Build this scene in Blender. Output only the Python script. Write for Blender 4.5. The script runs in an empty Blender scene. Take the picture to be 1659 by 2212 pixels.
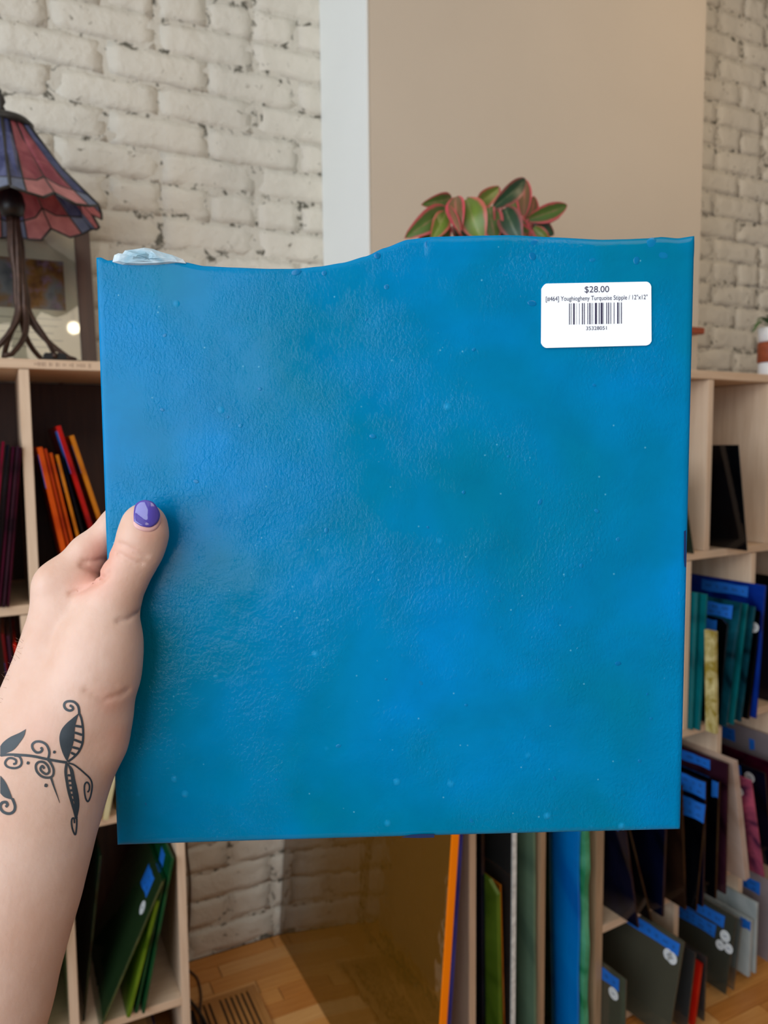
import bpy, bmesh, math, random
import numpy as np
from mathutils import Vector, Matrix, noise
from mathutils.bvhtree import BVHTree
R_ = random.Random(7)
SC = bpy.context.scene
COL = SC.collection

# ------------------------------------------------------------------ camera
PITCH = math.radians(5.0); ROLL = math.radians(.53); EYE = 1.43; F_PX = 1660.0
Fw = Vector((0, math.cos(PITCH), -math.sin(PITCH)))
U0 = Vector((0, math.sin(PITCH), math.cos(PITCH))); R0 = Vector((1, 0, 0))
Rw = R0*math.cos(ROLL) - U0*math.sin(ROLL)
Uw = U0*math.cos(ROLL) + R0*math.sin(ROLL)
CAM = Vector((0, 0, EYE))
cam_d = bpy.data.cameras.new('camera'); cam = bpy.data.objects.new('camera', cam_d); COL.objects.link(cam)
cam.matrix_world = Matrix(((Rw.x, Uw.x, -Fw.x, 0), (Rw.y, Uw.y, -Fw.y, 0), (Rw.z, Uw.z, -Fw.z, EYE), (0, 0, 0, 1)))
cam_d.sensor_fit = 'HORIZONTAL'; cam_d.sensor_width = 36; cam_d.lens = F_PX/1659*36
cam_d.clip_start = .02
cam_d.dof.use_dof = True; cam_d.dof.focus_distance = .405; cam_d.dof.aperture_fstop = 17
SC.camera = cam
# ------------------------------------------------------------------ world, lights, exposure
SC.view_settings.view_transform = 'Standard'; SC.view_settings.look = 'None'
SC.view_settings.exposure = 0.0; SC.view_settings.gamma = 1.0; SC.view_settings.use_curve_mapping = False
w = bpy.data.worlds.new('world'); SC.world = w; w.use_nodes = True
w.node_tree.nodes['Background'].inputs[0].default_value = (.93, .96, 1.0, 1)
w.node_tree.nodes['Background'].inputs[1].default_value = .15
WY0, WTH = 2.3, math.radians(26.5)          # brick wall
RY0, RTH = 1.42, math.radians(30.6)         # right-hand shelf unit
class Frame:
    def __init__(s, y0, th):
        s.th = th; s.O = Vector((0, y0, 0))
        s.d = Vector((math.cos(th), math.sin(th), 0)); s.n = Vector((math.sin(th), -math.cos(th), 0))
    def p(s, a, q, z): return s.O + s.d*a + s.n*q + Vector((0, 0, z))
    def hit(s, px, py, q=0):
        r = ray(px, py); k = (q + (s.O-CAM).dot(s.n))/r.dot(s.n); x = CAM + r*k
        return (x-s.O).dot(s.d), x.z
def ray(px, py): return Fw + Rw*((px-829.5)/F_PX) + Uw*((1106-py)/F_PX)
def camp(px, py, z): return CAM + ray(px, py)*z       # point at depth z on a view ray
WF, RF = Frame(WY0, WTH), Frame(RY0, RTH)
def area(name, loc, target, sx, sy, power, color):
    l = bpy.data.lights.new(name, 'AREA'); l.shape = 'RECTANGLE'; l.size = sx; l.size_y = sy
    l.energy = power; l.color = color
    o = bpy.data.objects.new(name, l); COL.objects.link(o); o.location = loc
    o.rotation_euler = (Vector(target)-Vector(loc)).to_track_quat('-Z', 'Y').to_euler(); return o
wl = WF.p(-2.95, 2.9, 1.95)
area('window_daylight', wl, wl + WF.d, 3.6, 2.4, 116, (.80, .90, 1.0))
area('ceiling_lamp_right', RF.p(1.45, .75, 3.0), RF.p(1.5, -.5, 1.9), .35, .35, 5.5, (1.0, .74, .46))
area('ceiling_lamp_back', (.9, -1.0, 3.2), (.2, 1.0, 1.0), 1.2, 1.2, 15, (1.0, .84, .66))

# ------------------------------------------------------------------ materials
def new_mat(name):
    m = bpy.data.materials.new(name); m.use_nodes = True; nt = m.node_tree
    b = nt.nodes['Principled BSDF']; return m, nt, b
def L(c):
    return tuple(((x/255)/12.92 if x/255 <= .04045 else ((x/255+.055)/1.055)**2.4) for x in c)+(1,)
def node(nt, t, **kw):
    n = nt.nodes.new(t)
    for k, v in kw.items():
        if k in n.inputs: n.inputs[k].default_value = v
        else: setattr(n, k, v)
    return n
def coords(nt, scale=(1, 1, 1), kind='Object'):
    tc = node(nt, 'ShaderNodeTexCoord'); mp = node(nt, 'ShaderNodeMapping'); mp.inputs['Scale'].default_value = scale
    nt.links.new(tc.outputs[kind], mp.inputs[0]); return mp.outputs[0]
def ramp(nt, fac, stops):
    r = node(nt, 'ShaderNodeValToRGB'); e = r.color_ramp.elements
    e[0].position, e[0].color = stops[0]; e[1].position, e[1].color = stops[1]
    for p, c in stops[2:]: x = e.new(p); x.color = c
    nt.links.new(fac, r.inputs[0]); return r.outputs[0]
def noise_n(nt, vec, scale, detail=4, rough=.55, dist=0):
    n = node(nt, 'ShaderNodeTexNoise', Scale=scale, Detail=detail, Roughness=rough, Distortion=dist)
    nt.links.new(vec, n.inputs['Vector']); return n.outputs[0]
def mixc(nt, f, a, b, mode='MIX'):
    m = node(nt, 'ShaderNodeMix', data_type='RGBA', blend_type=mode)
    for v, i in ((f, 0), (a, 6), (b, 7)):
        if hasattr(v, 'links'): nt.links.new(v, m.inputs[i])
        else: m.inputs[i].default_value = v
    return m.outputs[2]
def bump(nt, h, strength, dist, bsdf, prev=None):
    b = node(nt, 'ShaderNodeBump', Strength=strength, Distance=dist); nt.links.new(h, b.inputs['Height'])
    if prev: nt.links.new(prev, b.inputs['Normal'])
    if bsdf: nt.links.new(b.outputs[0], bsdf.inputs['Normal'])
    return b.outputs[0]
def simple(name, c, rough=.5, var=.12, scale=8, metal=0, bmp=0, **kw):
    m, nt, b = new_mat(name); c = L(c); v = coords(nt)
    lo = tuple(x*(1-var) for x in c[:3])+(1,); hi = tuple(min(1, x*(1+var)) for x in c[:3])+(1,)
    n = noise_n(nt, v, scale)
    nt.links.new(ramp(nt, n, [(.3, lo), (.7, hi)]), b.inputs['Base Color'])
    b.inputs['Roughness'].default_value = rough; b.inputs['Metallic'].default_value = metal
    for k, x in kw.items(): b.inputs[k].default_value = x
    if bmp: bump(nt, noise_n(nt, v, scale*6), .4, bmp, b)
    return m
def wood(name, c1, c2, axis=2, rough=.55, grain=5):
    m, nt, b = new_mat(name); sc = [70, 70, 70]; sc[axis] = grain
    v = coords(nt, sc); n = noise_n(nt, v, 1.0, 5, .6, .4)
    n2 = noise_n(nt, coords(nt), 5, 2)
    c = ramp(nt, n, [(.3, L(c1)), (.7, L(c2))])
    nt.links.new(mixc(nt, ramp(nt, n2, [(.35, (.12, .12, .12, 1)), (.75, (0, 0, 0, 1))]), c, L(tuple(x*.8 for x in c1))), b.inputs['Base Color'])
    b.inputs['Roughness'].default_value = rough; bump(nt, n, .15, .0006, b); return m
M = {}
M['ply_v'] = wood('birch_plywood_upright', (214, 184, 154), (232, 206, 178), 2)
M['ply_h'] = wood('birch_plywood_board', (208, 176, 144), (228, 200, 170), 0)
M['ply_d'] = wood('birch_plywood_dark_edge', (150, 122, 92), (190, 158, 124), 2)
M['dark_frame'] = wood('dark_walnut_frame', (62, 38, 30), (84, 56, 44), 2, .4)
M['board_brown'] = wood('red_brown_board', (140, 66, 40), (166, 84, 52), 0, .45)
# painted brick
def paint(name, base, dirt, cover):
    m, nt, b = new_mat(name); v = coords(nt)
    g = node(nt, 'ShaderNodeNewGeometry')
    n = noise_n(nt, g.outputs['Position'], 5, 6, .6); n2 = noise_n(nt, g.outputs['Position'], 38, 5, .65, .6)
    c = ramp(nt, n, [(.3, L(tuple(x*.94 for x in base))), (.7, L(base))])
    crack = ramp(nt, n2, [(cover, (1, 1, 1, 1)), (cover+.06, (0, 0, 0, 1))])
    nt.links.new(mixc(nt, crack, c, L(dirt)), b.inputs['Base Color'])
    b.inputs['Roughness'].default_value = .62
    p = bump(nt, noise_n(nt, g.outputs['Position'], 22, 3, .5), .8, .012, None)
    bump(nt, noise_n(nt, g.outputs['Position'], 90, 4, .6), .5, .003, b, p); return m
M['brick'] = paint('cream_painted_brick', (224, 217, 202), (122, 114, 98), .30)
M['mortar'] = paint('cream_painted_mortar', (214, 207, 192), (96, 92, 80), .40)
M['column'] = simple('smooth_cream_wall_paint', (226, 212, 196), .7, .02, 3, bmp=.0003)
M['beige'] = simple('smooth_beige_column', (204, 190, 171), .7, .02, 3, bmp=.0003)
M['sidewhite'] = simple('white_column_side', (236, 240, 238), .6, .01, 3)
M['ceiling'] = simple('white_ceiling_paint', (225, 222, 215), .8, .02, 3)
M['lead'] = simple('dark_lead_came', (58, 56, 54), .42, .2, 60, .5)
M['bronze'] = simple('dark_bronze_casting', (74, 54, 44), .42, .3, 60, .55, .0008)
M['black'] = simple('black_plastic', (22, 22, 24), .4)
M['cable'] = simple('brown_cable_rubber', (70, 48, 36), .5)
M['white_pot'] = simple('white_glazed_ceramic', (236, 240, 244), .25, .02)
M['grey_pot'] = simple('terracotta_pot_clay', (150, 92, 66), .7, .1)
M['soil'] = simple('potting_soil', (50, 38, 30), .9, .4, 90)
M['cream_mat'] = simple('cream_mat_board', (244, 232, 204), .7, .02)
M['ink'] = simple('faded_print_ink', (150, 138, 112), .7, .02)
M['tape'] = simple('bright_blue_painters_tape', (16, 104, 200), .6, .12, 40)
M['marker'] = simple('black_marker_ink', (18, 24, 40), .6, .02)
M['bluemark'] = simple('navy_marker_ink', (14, 40, 84), .4, .02)
M['sticker'] = simple('white_round_sticker_paper', (232, 238, 242), .5, .02)
M['label'] = simple('white_label_paper', (250, 252, 255), .5, .015, 60, bmp=.00008)
M['print'] = simple('label_print_ink', (52, 46, 74), .6, .02)
M['tattoo'] = simple('tattoo_ink', (46, 54, 60), .5, .12, 200)
M['nail'] = simple('glossy_violet_nail_polish', (80, 66, 154), .12, .05, 100, **{'Coat Weight': .6})
M['cuticle'] = simple('pale_nail_base', (214, 164, 158), .35, .05, 60)
M['dark_slot'] = simple('dark_vent_void', (20, 12, 8), .9)
def painting():
    m, nt, b = new_mat('blurred_painting_print'); v = coords(nt)
    n = noise_n(nt, v, 14, 3, .5); n2 = noise_n(nt, v, 40, 2)
    c = ramp(nt, n, [(.3, L((92, 96, 104))), (.45, L((150, 150, 148))), (.55, L((168, 120, 60))), (.68, L((90, 60, 50)))])
    nt.links.new(mixc(nt, ramp(nt, n2, [(.55, (0, 0, 0, 1)), (.7, (.6, .6, .6, 1))]), c, L((176, 140, 176))), b.inputs['Base Color'])
    b.inputs['Roughness'].default_value = .35; return m
M['painting'] = painting()
# stock glass: opaque / opalescent (og) and clear tinted (cg)
def og(name, c1, c2=None, rough=.12, scale=9, translucent=.25):
    m, nt, b = new_mat(name); c2 = c2 or tuple(x*.7 for x in c1); v = coords(nt)
    n = noise_n(nt, v, scale, 3, .5, .8); c = ramp(nt, n, [(.35, L(c2)), (.65, L(c1))])
    nt.links.new(c, b.inputs['Base Color']); b.inputs['Roughness'].default_value = rough
    bump(nt, noise_n(nt, v, 50, 2), .25, .0006, b)
    tr = node(nt, 'ShaderNodeBsdfTranslucent'); nt.links.new(c, tr.inputs[0])
    mx = node(nt, 'ShaderNodeMixShader'); mx.inputs[0].default_value = translucent
    nt.links.new(b.outputs[0], mx.inputs[1]); nt.links.new(tr.outputs[0], mx.inputs[2])
    nt.links.new(mx.outputs[0], nt.nodes['Material Output'].inputs[0]); return m
def cg(name, tint, body, bodyw=.15, refl=.9, rough=.05):
    m, nt, b = new_mat(name); v = coords(nt)
    b.inputs['Base Color'].default_value = L(body); b.inputs['Roughness'].default_value = rough
    tp = node(nt, 'ShaderNodeBsdfTransparent'); tp.inputs[0].default_value = L(tint)
    nb = noise_n(nt, v, 18, 2); bn = bump(nt, nb, .35, .002, b)
    mx = node(nt, 'ShaderNodeMixShader'); mx.inputs[0].default_value = bodyw
    nt.links.new(tp.outputs[0], mx.inputs[1]); nt.links.new(b.outputs[0], mx.inputs[2])
    gl = node(nt, 'ShaderNodeBsdfGlossy', Roughness=rough); nt.links.new(bn, gl.inputs['Normal'])
    fr = node(nt, 'ShaderNodeFresnel', IOR=1.5); nt.links.new(bn, fr.inputs['Normal'])
    mm = node(nt, 'ShaderNodeMath', operation='MULTIPLY'); nt.links.new(fr.outputs[0], mm.inputs[0]); mm.inputs[1].default_value = refl
    m2 = node(nt, 'ShaderNodeMixShader'); nt.links.new(mm.outputs[0], m2.inputs[0])
    nt.links.new(mx.outputs[0], m2.inputs[1]); nt.links.new(gl.outputs[0], m2.inputs[2])
    nt.links.new(m2.outputs[0], nt.nodes['Material Output'].inputs[0]); return m
G = dict(
 black=og('black_glass', (6, 7, 10), (2, 2, 4), .08, translucent=0), navy=og('navy_glass', (8, 14, 40), (3, 5, 16), .1, translucent=.05),
 blue=og('cobalt_blue_glass', (20, 70, 190), (6, 24, 100), .1, 6), violet=og('violet_blue_glass', (70, 84, 200), (40, 50, 160), .15),
 teal=og('teal_glass', (14, 124, 132), (6, 92, 100), .12), teald=og('dark_teal_glass', (20, 92, 110), (6, 40, 52), .08, 14),
 burgundy=og('burgundy_glass', (84, 10, 40), (44, 4, 24), .14), plum=og('plum_glass', (70, 34, 50), (34, 12, 24), .12),
 magenta=og('crimson_glass', (150, 8, 50), (90, 4, 30), .14), swirl=og('pink_swirl_glass', (206, 96, 124), (84, 40, 70), .1, 16),
 orange=og('orange_glass', (244, 108, 20), (214, 78, 12), .15, translucent=.4), orange2=og('deep_orange_glass', (226, 84, 16), (190, 60, 14), .15, translucent=.4),
 red=og('red_glass', (214, 36, 14), (150, 16, 12), .12), dred=og('dark_red_glass', (110, 14, 16), (60, 6, 10), .12),
 amber=og('amber_glass', (226, 140, 30), (190, 104, 16), .12), brown=og('brown_glass', (48, 30, 20), (28, 16, 10), .12),
 yellow=og('yellow_glass', (250, 190, 10), (232, 160, 4), .15), olive=og('olive_glass', (140, 120, 14), (96, 84, 10), .12),
 cream=og('cream_glass', (238, 230, 190), (214, 200, 140), .2), white=og('milky_white_glass', (226, 232, 230), (190, 200, 200), .15, translucent=.5),
 confetti=og('yellow_streaky_glass', (240, 230, 170), (170, 150, 60), .2, 30), lime=og('yellow_green_glass', (128, 160, 40), (70, 104, 16), .1),
 green=og('emerald_glass', (20, 96, 54), (8, 52, 26), .08), mint=og('mint_green_glass', (110, 206, 160), (50, 150, 96), .12, 12),
 mintlt=og('pale_mint_glass', (140, 214, 180), (110, 190, 150), .15), dgreen=og('bottle_green_glass', (10, 44, 30), (2, 14, 8), .08, translucent=.1),
 grass=og('grass_green_glass', (104, 138, 40), (76, 108, 24), .14), sage=og('sage_grey_green_glass', (128, 160, 130), (96, 124, 102), .2, 5),
 azure=og('azure_blue_glass', (0, 156, 246), (0, 116, 214), .1, 4), sky=og('deep_azure_glass', (0, 84, 160), (0, 50, 104), .1, 4),
 cream2=og('cream_pink_glass', (224, 204, 190), (198, 172, 154), .2),
 ambercl=cg('clear_amber_glass', (206, 160, 60), (120, 82, 20), .6, 1.3), greencl=cg('clear_green_glass', (130, 170, 110), (84, 124, 74), .30, 2.4),
 greycl=cg('clear_smoky_glass', (168, 176, 166), (96, 100, 88), .3, 1.1), clear=cg('clear_colourless_glass', (222, 226, 224), (130, 130, 128), .12, 1.6),
 smoke=cg('clear_olive_grey_glass', (150, 150, 128), (110, 108, 90), .42, .9), lilac=cg('clear_pale_lilac_glass', (214, 206, 214), (190, 176, 180), .45, 1.2),
)
M['white_edge'] = simple('frosty_white_cut_edge', (226, 230, 226), .3, .25, 90)
M['orange_edge'] = simple('glow_painted_orange_edge', (255, 132, 0), .3, .03)  # the edge's glow is put into a bright orange base colour
# skin
def skin():
    m, nt, b = new_mat('fair_skin'); v = coords(nt)
    n = noise_n(nt, v, 28, 4, .6); n2 = noise_n(nt, v, 420, 3, .6)
    base = ramp(nt, n, [(.3, L((206, 164, 142))), (.7, L((216, 182, 164)))])
    a = node(nt, 'ShaderNodeAttribute', attribute_name='flush')
    c = mixc(nt, a.outputs['Fac'], base, L((214, 132, 112)))
    nt.links.new(c, b.inputs['Base Color']); b.inputs['Roughness'].default_value = .48
    b.inputs['Subsurface Weight'].default_value = .18; b.inputs['Subsurface Radius'].default_value = (.009, .004, .002)
    b.inputs['Subsurface Scale'].default_value = 1.0; b.inputs['Specular IOR Level'].default_value = .35
    p = bump(nt, noise_n(nt, v, 90, 3), .25, .0015, None); bump(nt, n2, .22, .0005, b, p); return m
M['skin'] = skin()
# turquoise sheet
def turquoise():
    m, nt, b = new_mat('turquoise_stippled_glass'); v = coords(nt)
    n = noise_n(nt, v, 9, 3, .55, .5); n2 = noise_n(nt, v, 26, 4, .6, .3)
    c = ramp(nt, n, [(.34, L((0, 154, 192))), (.50, L((0, 160, 214))), (.66, L((0, 166, 232)))])
    c = mixc(nt, ramp(nt, n2, [(.4, (0, 0, 0, 1)), (.7, (.35, .35, .35, 1))]), c, L((0, 134, 178)))
    vo = node(nt, 'ShaderNodeTexVoronoi', Scale=95, Randomness=1); nt.links.new(v, vo.inputs[0])
    sel = node(nt, 'ShaderNodeTexWhiteNoise'); nt.links.new(vo.outputs['Position'], sel.inputs[0])
    def spots(thr, r0, r1):
        gt = node(nt, 'ShaderNodeMath', operation='GREATER_THAN'); nt.links.new(sel.outputs[0], gt.inputs[0]); gt.inputs[1].default_value = thr
        rr = ramp(nt, vo.outputs['Distance'], [(r0, (1, 1, 1, 1)), (r1, (0, 0, 0, 1))])
        mu = node(nt, 'ShaderNodeMath', operation='MULTIPLY'); nt.links.new(gt.outputs[0], mu.inputs[0]); nt.links.new(rr, mu.inputs[1]); return mu.outputs[0]
    seeds = spots(.965, .04, .22)
    c = mixc(nt, seeds, c, L((40, 186, 240)))
    vo2 = node(nt, 'ShaderNodeTexVoronoi', Scale=260, Randomness=1); nt.links.new(v, vo2.inputs[0])
    s2 = node(nt, 'ShaderNodeTexWhiteNoise'); nt.links.new(vo2.outputs['Position'], s2.inputs[0])
    gt = node(nt, 'ShaderNodeMath', operation='GREATER_THAN'); nt.links.new(s2.outputs[0], gt.inputs[0]); gt.inputs[1].default_value = .95
    rr = ramp(nt, vo2.outputs['Distance'], [(.05, (.8, .8, .8, 1)), (.16, (0, 0, 0, 1))])
    mu = node(nt, 'ShaderNodeMath', operation='MULTIPLY'); nt.links.new(gt.outputs[0], mu.inputs[0]); nt.links.new(rr, mu.inputs[1])
    c = mixc(nt, mu.outputs[0], c, L((120, 220, 245)))
    nt.links.new(c, b.inputs['Base Color']); b.inputs['Roughness'].default_value = .085
    b.inputs['Specular IOR Level'].default_value = .25
    msk = ramp(nt, noise_n(nt, v, 17, 3, .6), [(.42, (.15, .15, .15, 1)), (.62, (1, 1, 1, 1))])
    h = noise_n(nt, coords(nt, (640, 430, 520)), 1, 3, .6, .5)
    hm = node(nt, 'ShaderNodeMath', operation='MULTIPLY'); nt.links.new(h, hm.inputs[0]); nt.links.new(msk, hm.inputs[1])
    p = bump(nt, n2, .25, .0010, None); p = bump(nt, seeds, .4, .0006, None, p); p = bump(nt, hm.outputs[0], .65, .0007, b, p)
    tr = node(nt, 'ShaderNodeBsdfTranslucent'); nt.links.new(c, tr.inputs[0])
    mx = node(nt, 'ShaderNodeMixShader'); mx.inputs[0].default_value = .50
    nt.links.new(b.outputs[0], mx.inputs[1]); nt.links.new(tr.outputs[0], mx.inputs[2])
    nt.links.new(mx.outputs[0], nt.nodes['Material Output'].inputs[0]); return m
M['turquoise'] = turquoise()
M['chip'] = og('frosted_broken_glass', (228, 236, 238), (150, 190, 206), .3, 60, .3)

# ------------------------------------------------------------------ helpers
def put(name, me, mat=None, parent=None):
    o = bpy.data.objects.new(name, me); COL.objects.link(o)
    if mat: me.materials.append(mat)
    if parent: o.parent = parent
    return o
def mesh(name, vs, fs, smooth=False):
    me = bpy.data.meshes.new(name); me.from_pydata([tuple(v) for v in vs], [], fs)
    bm = bmesh.new(); bm.from_mesh(me); bmesh.ops.recalc_face_normals(bm, faces=bm.faces); bm.to_mesh(me); bm.free()
    if smooth:
        me.polygons.foreach_set('use_smooth', [True]*len(me.polygons))
    me.update(); return me
def empty(name, loc, th=0, ry=0):
    o = bpy.data.objects.new(name, None); COL.objects.link(o); o.location = loc; o.rotation_euler = (0, ry, th)
    o.empty_display_size = .05; return o
def tag(o, label, cat, group=None):
    o['label'] = label; o['category'] = cat
    if group: o['group'] = group
    return o
def struct(o, label=None):
    o['kind'] = 'structure'
    if label: o['label'] = label
    return o
def box_me(name, x0, x1, y0, y1, z0, z1, bev=0.0):
    bm = bmesh.new(); bmesh.ops.create_cube(bm, size=1)
    for v in bm.verts:
        v.co = Vector((x0+(v.co.x+.5)*(x1-x0), y0+(v.co.y+.5)*(y1-y0), z0+(v.co.z+.5)*(z1-z0)))
    if bev: bmesh.ops.bevel(bm, geom=list(bm.edges), offset=bev, segments=2, affect='EDGES')
    me = bpy.data.meshes.new(name); bm.to_mesh(me); bm.free(); return me
def box(name, x0, x1, y0, y1, z0, z1, mat, parent=None, bev=0.0): return put(name, box_me(name, x0, x1, y0, y1, z0, z1, bev), mat, parent)
def tube_me(name, pts, rad, seg=10, closed=False):
    pts = [Vector(p) for p in pts]; n = len(pts); rad = rad if isinstance(rad, (list, tuple)) else [rad]*n
    vs, fs = [], []; up = Vector((0, 0, 1)); prev = None
    for i, p in enumerate(pts):
        t = (pts[min(i+1, n-1)]-pts[max(i-1, 0)]).normalized()
        if prev is None: a = t.orthogonal().normalized()
        else: a = (prev - t*prev.dot(t)).normalized()
        prev = a; b = t.cross(a)
        for k in range(seg):
            an = 2*math.pi*k/seg; vs.append(p+(a*math.cos(an)+b*math.sin(an))*rad[i])
    for i in range(n-1):
        for k in range(seg):
            k2 = (k+1) % seg; fs.append((i*seg+k, i*seg+k2, (i+1)*seg+k2, (i+1)*seg+k))
    fs.append(tuple(range(seg))); fs.append(tuple((n-1)*seg+k for k in range(seg)))
    return mesh(name, vs, fs, True)
def lathe_me(name, prof, seg=32, smooth=True):
    vs, fs = [], []
    for r, z in prof:
        for k in range(seg): a = 2*math.pi*k/seg; vs.append((r*math.cos(a), r*math.sin(a), z))
    for i in range(len(prof)-1):
        for k in range(seg): k2 = (k+1) % seg; fs.append((i*seg+k, i*seg+k2, (i+1)*seg+k2, (i+1)*seg+k))
    fs.append(tuple(range(seg))); fs.append(tuple((len(prof)-1)*seg+k for k in range(seg)))
    return mesh(name, vs, fs, smooth)
def spline(pts, n):
    pts = [Vector(p) for p in pts]; P = [pts[0]]+pts+[pts[-1]]; out = []
    for i in range(1, len(P)-2):
        for k in range(n):
            t = k/n; a, b, c, d = P[i-1], P[i], P[i+1], P[i+2]
            out.append(.5*((2*b)+(c-a)*t+(2*a-5*b+4*c-d)*t*t+(3*b-a-3*c+d)*t**3))
    out.append(pts[-1]); return out
def project(p):
    v = p-CAM; z = v.dot(Fw); return (829.5+F_PX*v.dot(Rw)/z, 1106-F_PX*v.dot(Uw)/z, z)
def inview(p, m=30):
    x, y, z = project(p); return z > 0 and -m < x < 1659+m and -m < y < 2212+m

# ------------------------------------------------------------------ room
def brick_me(i, ln, ht):
    rr = random.Random(i); nx, nz = (7, 4) if ln > .15 else (4, 4); vs, fs = [], []
    for k in range(nz+1):
        for j in range(nx+1):
            u, v = j/nx, k/nz; x = (u-.5)*ln; z = (v-.5)*ht
            e = min(u, 1-u)*ln; e2 = min(v, 1-v)*ht; edge = (e < 1e-6) or (e2 < 1e-6)
            y = -.0010*rr.random() - .0045*noise.noise(Vector((x*14+i*3, z*14, i)))
            if edge: y += rr.uniform(.001, .0048); x += rr.uniform(-.003, .003); z += rr.uniform(-.003, .003)
            vs.append((x, y, z))
    W = nx+1
    for k in range(nz):
        for j in range(nx): fs.append((k*W+j, k*W+j+1, (k+1)*W+j+1, (k+1)*W+j))
    ring = [j for j in range(W)]+[k*W+nx for k in range(1, nz+1)]+[nz*W+j for j in range(nx-1, -1, -1)]+[k*W for k in range(nz-1, 0, -1)]
    base = len(vs); 
    for r in ring: a = vs[r]; vs.append((a[0]*1.0, .03, a[2]))
    n = len(ring)
    for a in range(n): fs.append((ring[a], ring[(a+1) % n], base+(a+1) % n, base+a))
    me = mesh('brick', vs, fs, True); me.materials.append(M['brick']); return me
CRS, SP = .0805, .250
st_m = [brick_me(i, .243, .0765) for i in range(14)]; hd_m = [brick_me(50+i, .118, .0765) for i in range(8)]
wall = empty('wall_back', WF.p(0, 0, 0), WTH); struct(wall)
put('mortar', box_me('mortar', -4.2, 4.2, .0028, .25, 0, 3.5), M['mortar'], wall)
hid_v, hid_f = [], []; nb = 0
cand = []
for c in range(43):
    z = c*CRS+CRS/2+.004; header = (c % 6 == 1); pitch = SP/2 if header else SP
    off = (.5 if c % 2 else 0)*pitch; k0 = int(-3.0/pitch); k1 = int(3.2/pitch)
    for k in range(k0, k1):
        s = k*pitch+off; cand.append((s+R_.uniform(-.004, .004), z+R_.uniform(-.002, .002), header))
COL_S0, COL_S1, COL_Q = -.184, .972, .293
for s, z, header in cand:
    me = R_.choice(hd_m if header else st_m)
    P = WF.p(s, 0, z); x, y, _ = project(P); h = .13
    vis = any(inview(WF.p(s+a, 0, z), 5) for a in (-h, 0, h)) and (s < COL_S0+.13 or s > COL_S1+.1)
    if vis and -.7 > 9: vis = False
    if s < COL_S0+.13 and 0 < x < 1659:
        vis = vis and (y < 830 or (y > 1780 and s > -.8 ))
    if s > COL_S1 : vis = vis and y < 830
    if COL_S0+.14 < s < COL_S1-.14: continue
    if vis and nb < 298:
        o = bpy.data.objects.new('brick', me); COL.objects.link(o); o.parent = wall; o.location = (s, 0, z); o.rotation_euler = (0, R_.uniform(-.012, .012), 0); nb += 1
    else:
        b0 = len(hid_v); hid_v += [(v.co.x+s, v.co.y, v.co.z+z) for v in me.vertices]
        hid_f += [tuple(b0+i for i in p.vertices) for p in me.polygons]
o = put('brick', mesh('brick_rest', hid_v, hid_f, True), M['brick'], wall); o['kind'] = 'stuff'
print('bricks', nb)
# plastered column
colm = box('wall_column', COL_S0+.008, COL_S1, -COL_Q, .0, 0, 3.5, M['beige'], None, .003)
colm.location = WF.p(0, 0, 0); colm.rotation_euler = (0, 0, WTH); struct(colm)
cside = box('column_side_1', COL_S0, COL_S0+.0075, -COL_Q, .0, 0, 3.5, M['sidewhite'], None, .001)  # thin white board on the column's left face, paler than the beige front
cside.location = WF.p(0, 0, 0); cside.rotation_euler = (0, 0, WTH); struct(cside)
ceil = box('ceiling', -4.2, 4.2, -4.5, .25, 3.5, 3.6, M['ceiling']); ceil.location = WF.p(0, 0, 0); ceil.rotation_euler = (0, 0, WTH); struct(ceil)
# storefront wall on the left with its window opening
wl_ = empty('wall_left', WF.p(-3.1, 0, 0), WTH); struct(wl_)
box('panel', 0, .1, -4.5, 0, 0, .55, M['column'], wl_); box('panel', 0, .1, -4.5, 0, 3.2, 3.5, M['column'], wl_)
box('panel', 0, .1, -1.05, 0, .55, 3.2, M['column'], wl_)
win = empty('window_1', WF.p(-3.1, 0, 0), WTH); struct(win)
for y0 in (-1.10, -2.3, -3.5, -4.5): box('window_frame', .02, .08, y0, y0+.05, .55, 3.2, M['dark_frame'], win)
for z0 in (.55, 3.15): box('window_frame', .02, .08, -4.5, -1.05, z0, z0+.05, M['dark_frame'], win)
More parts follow.
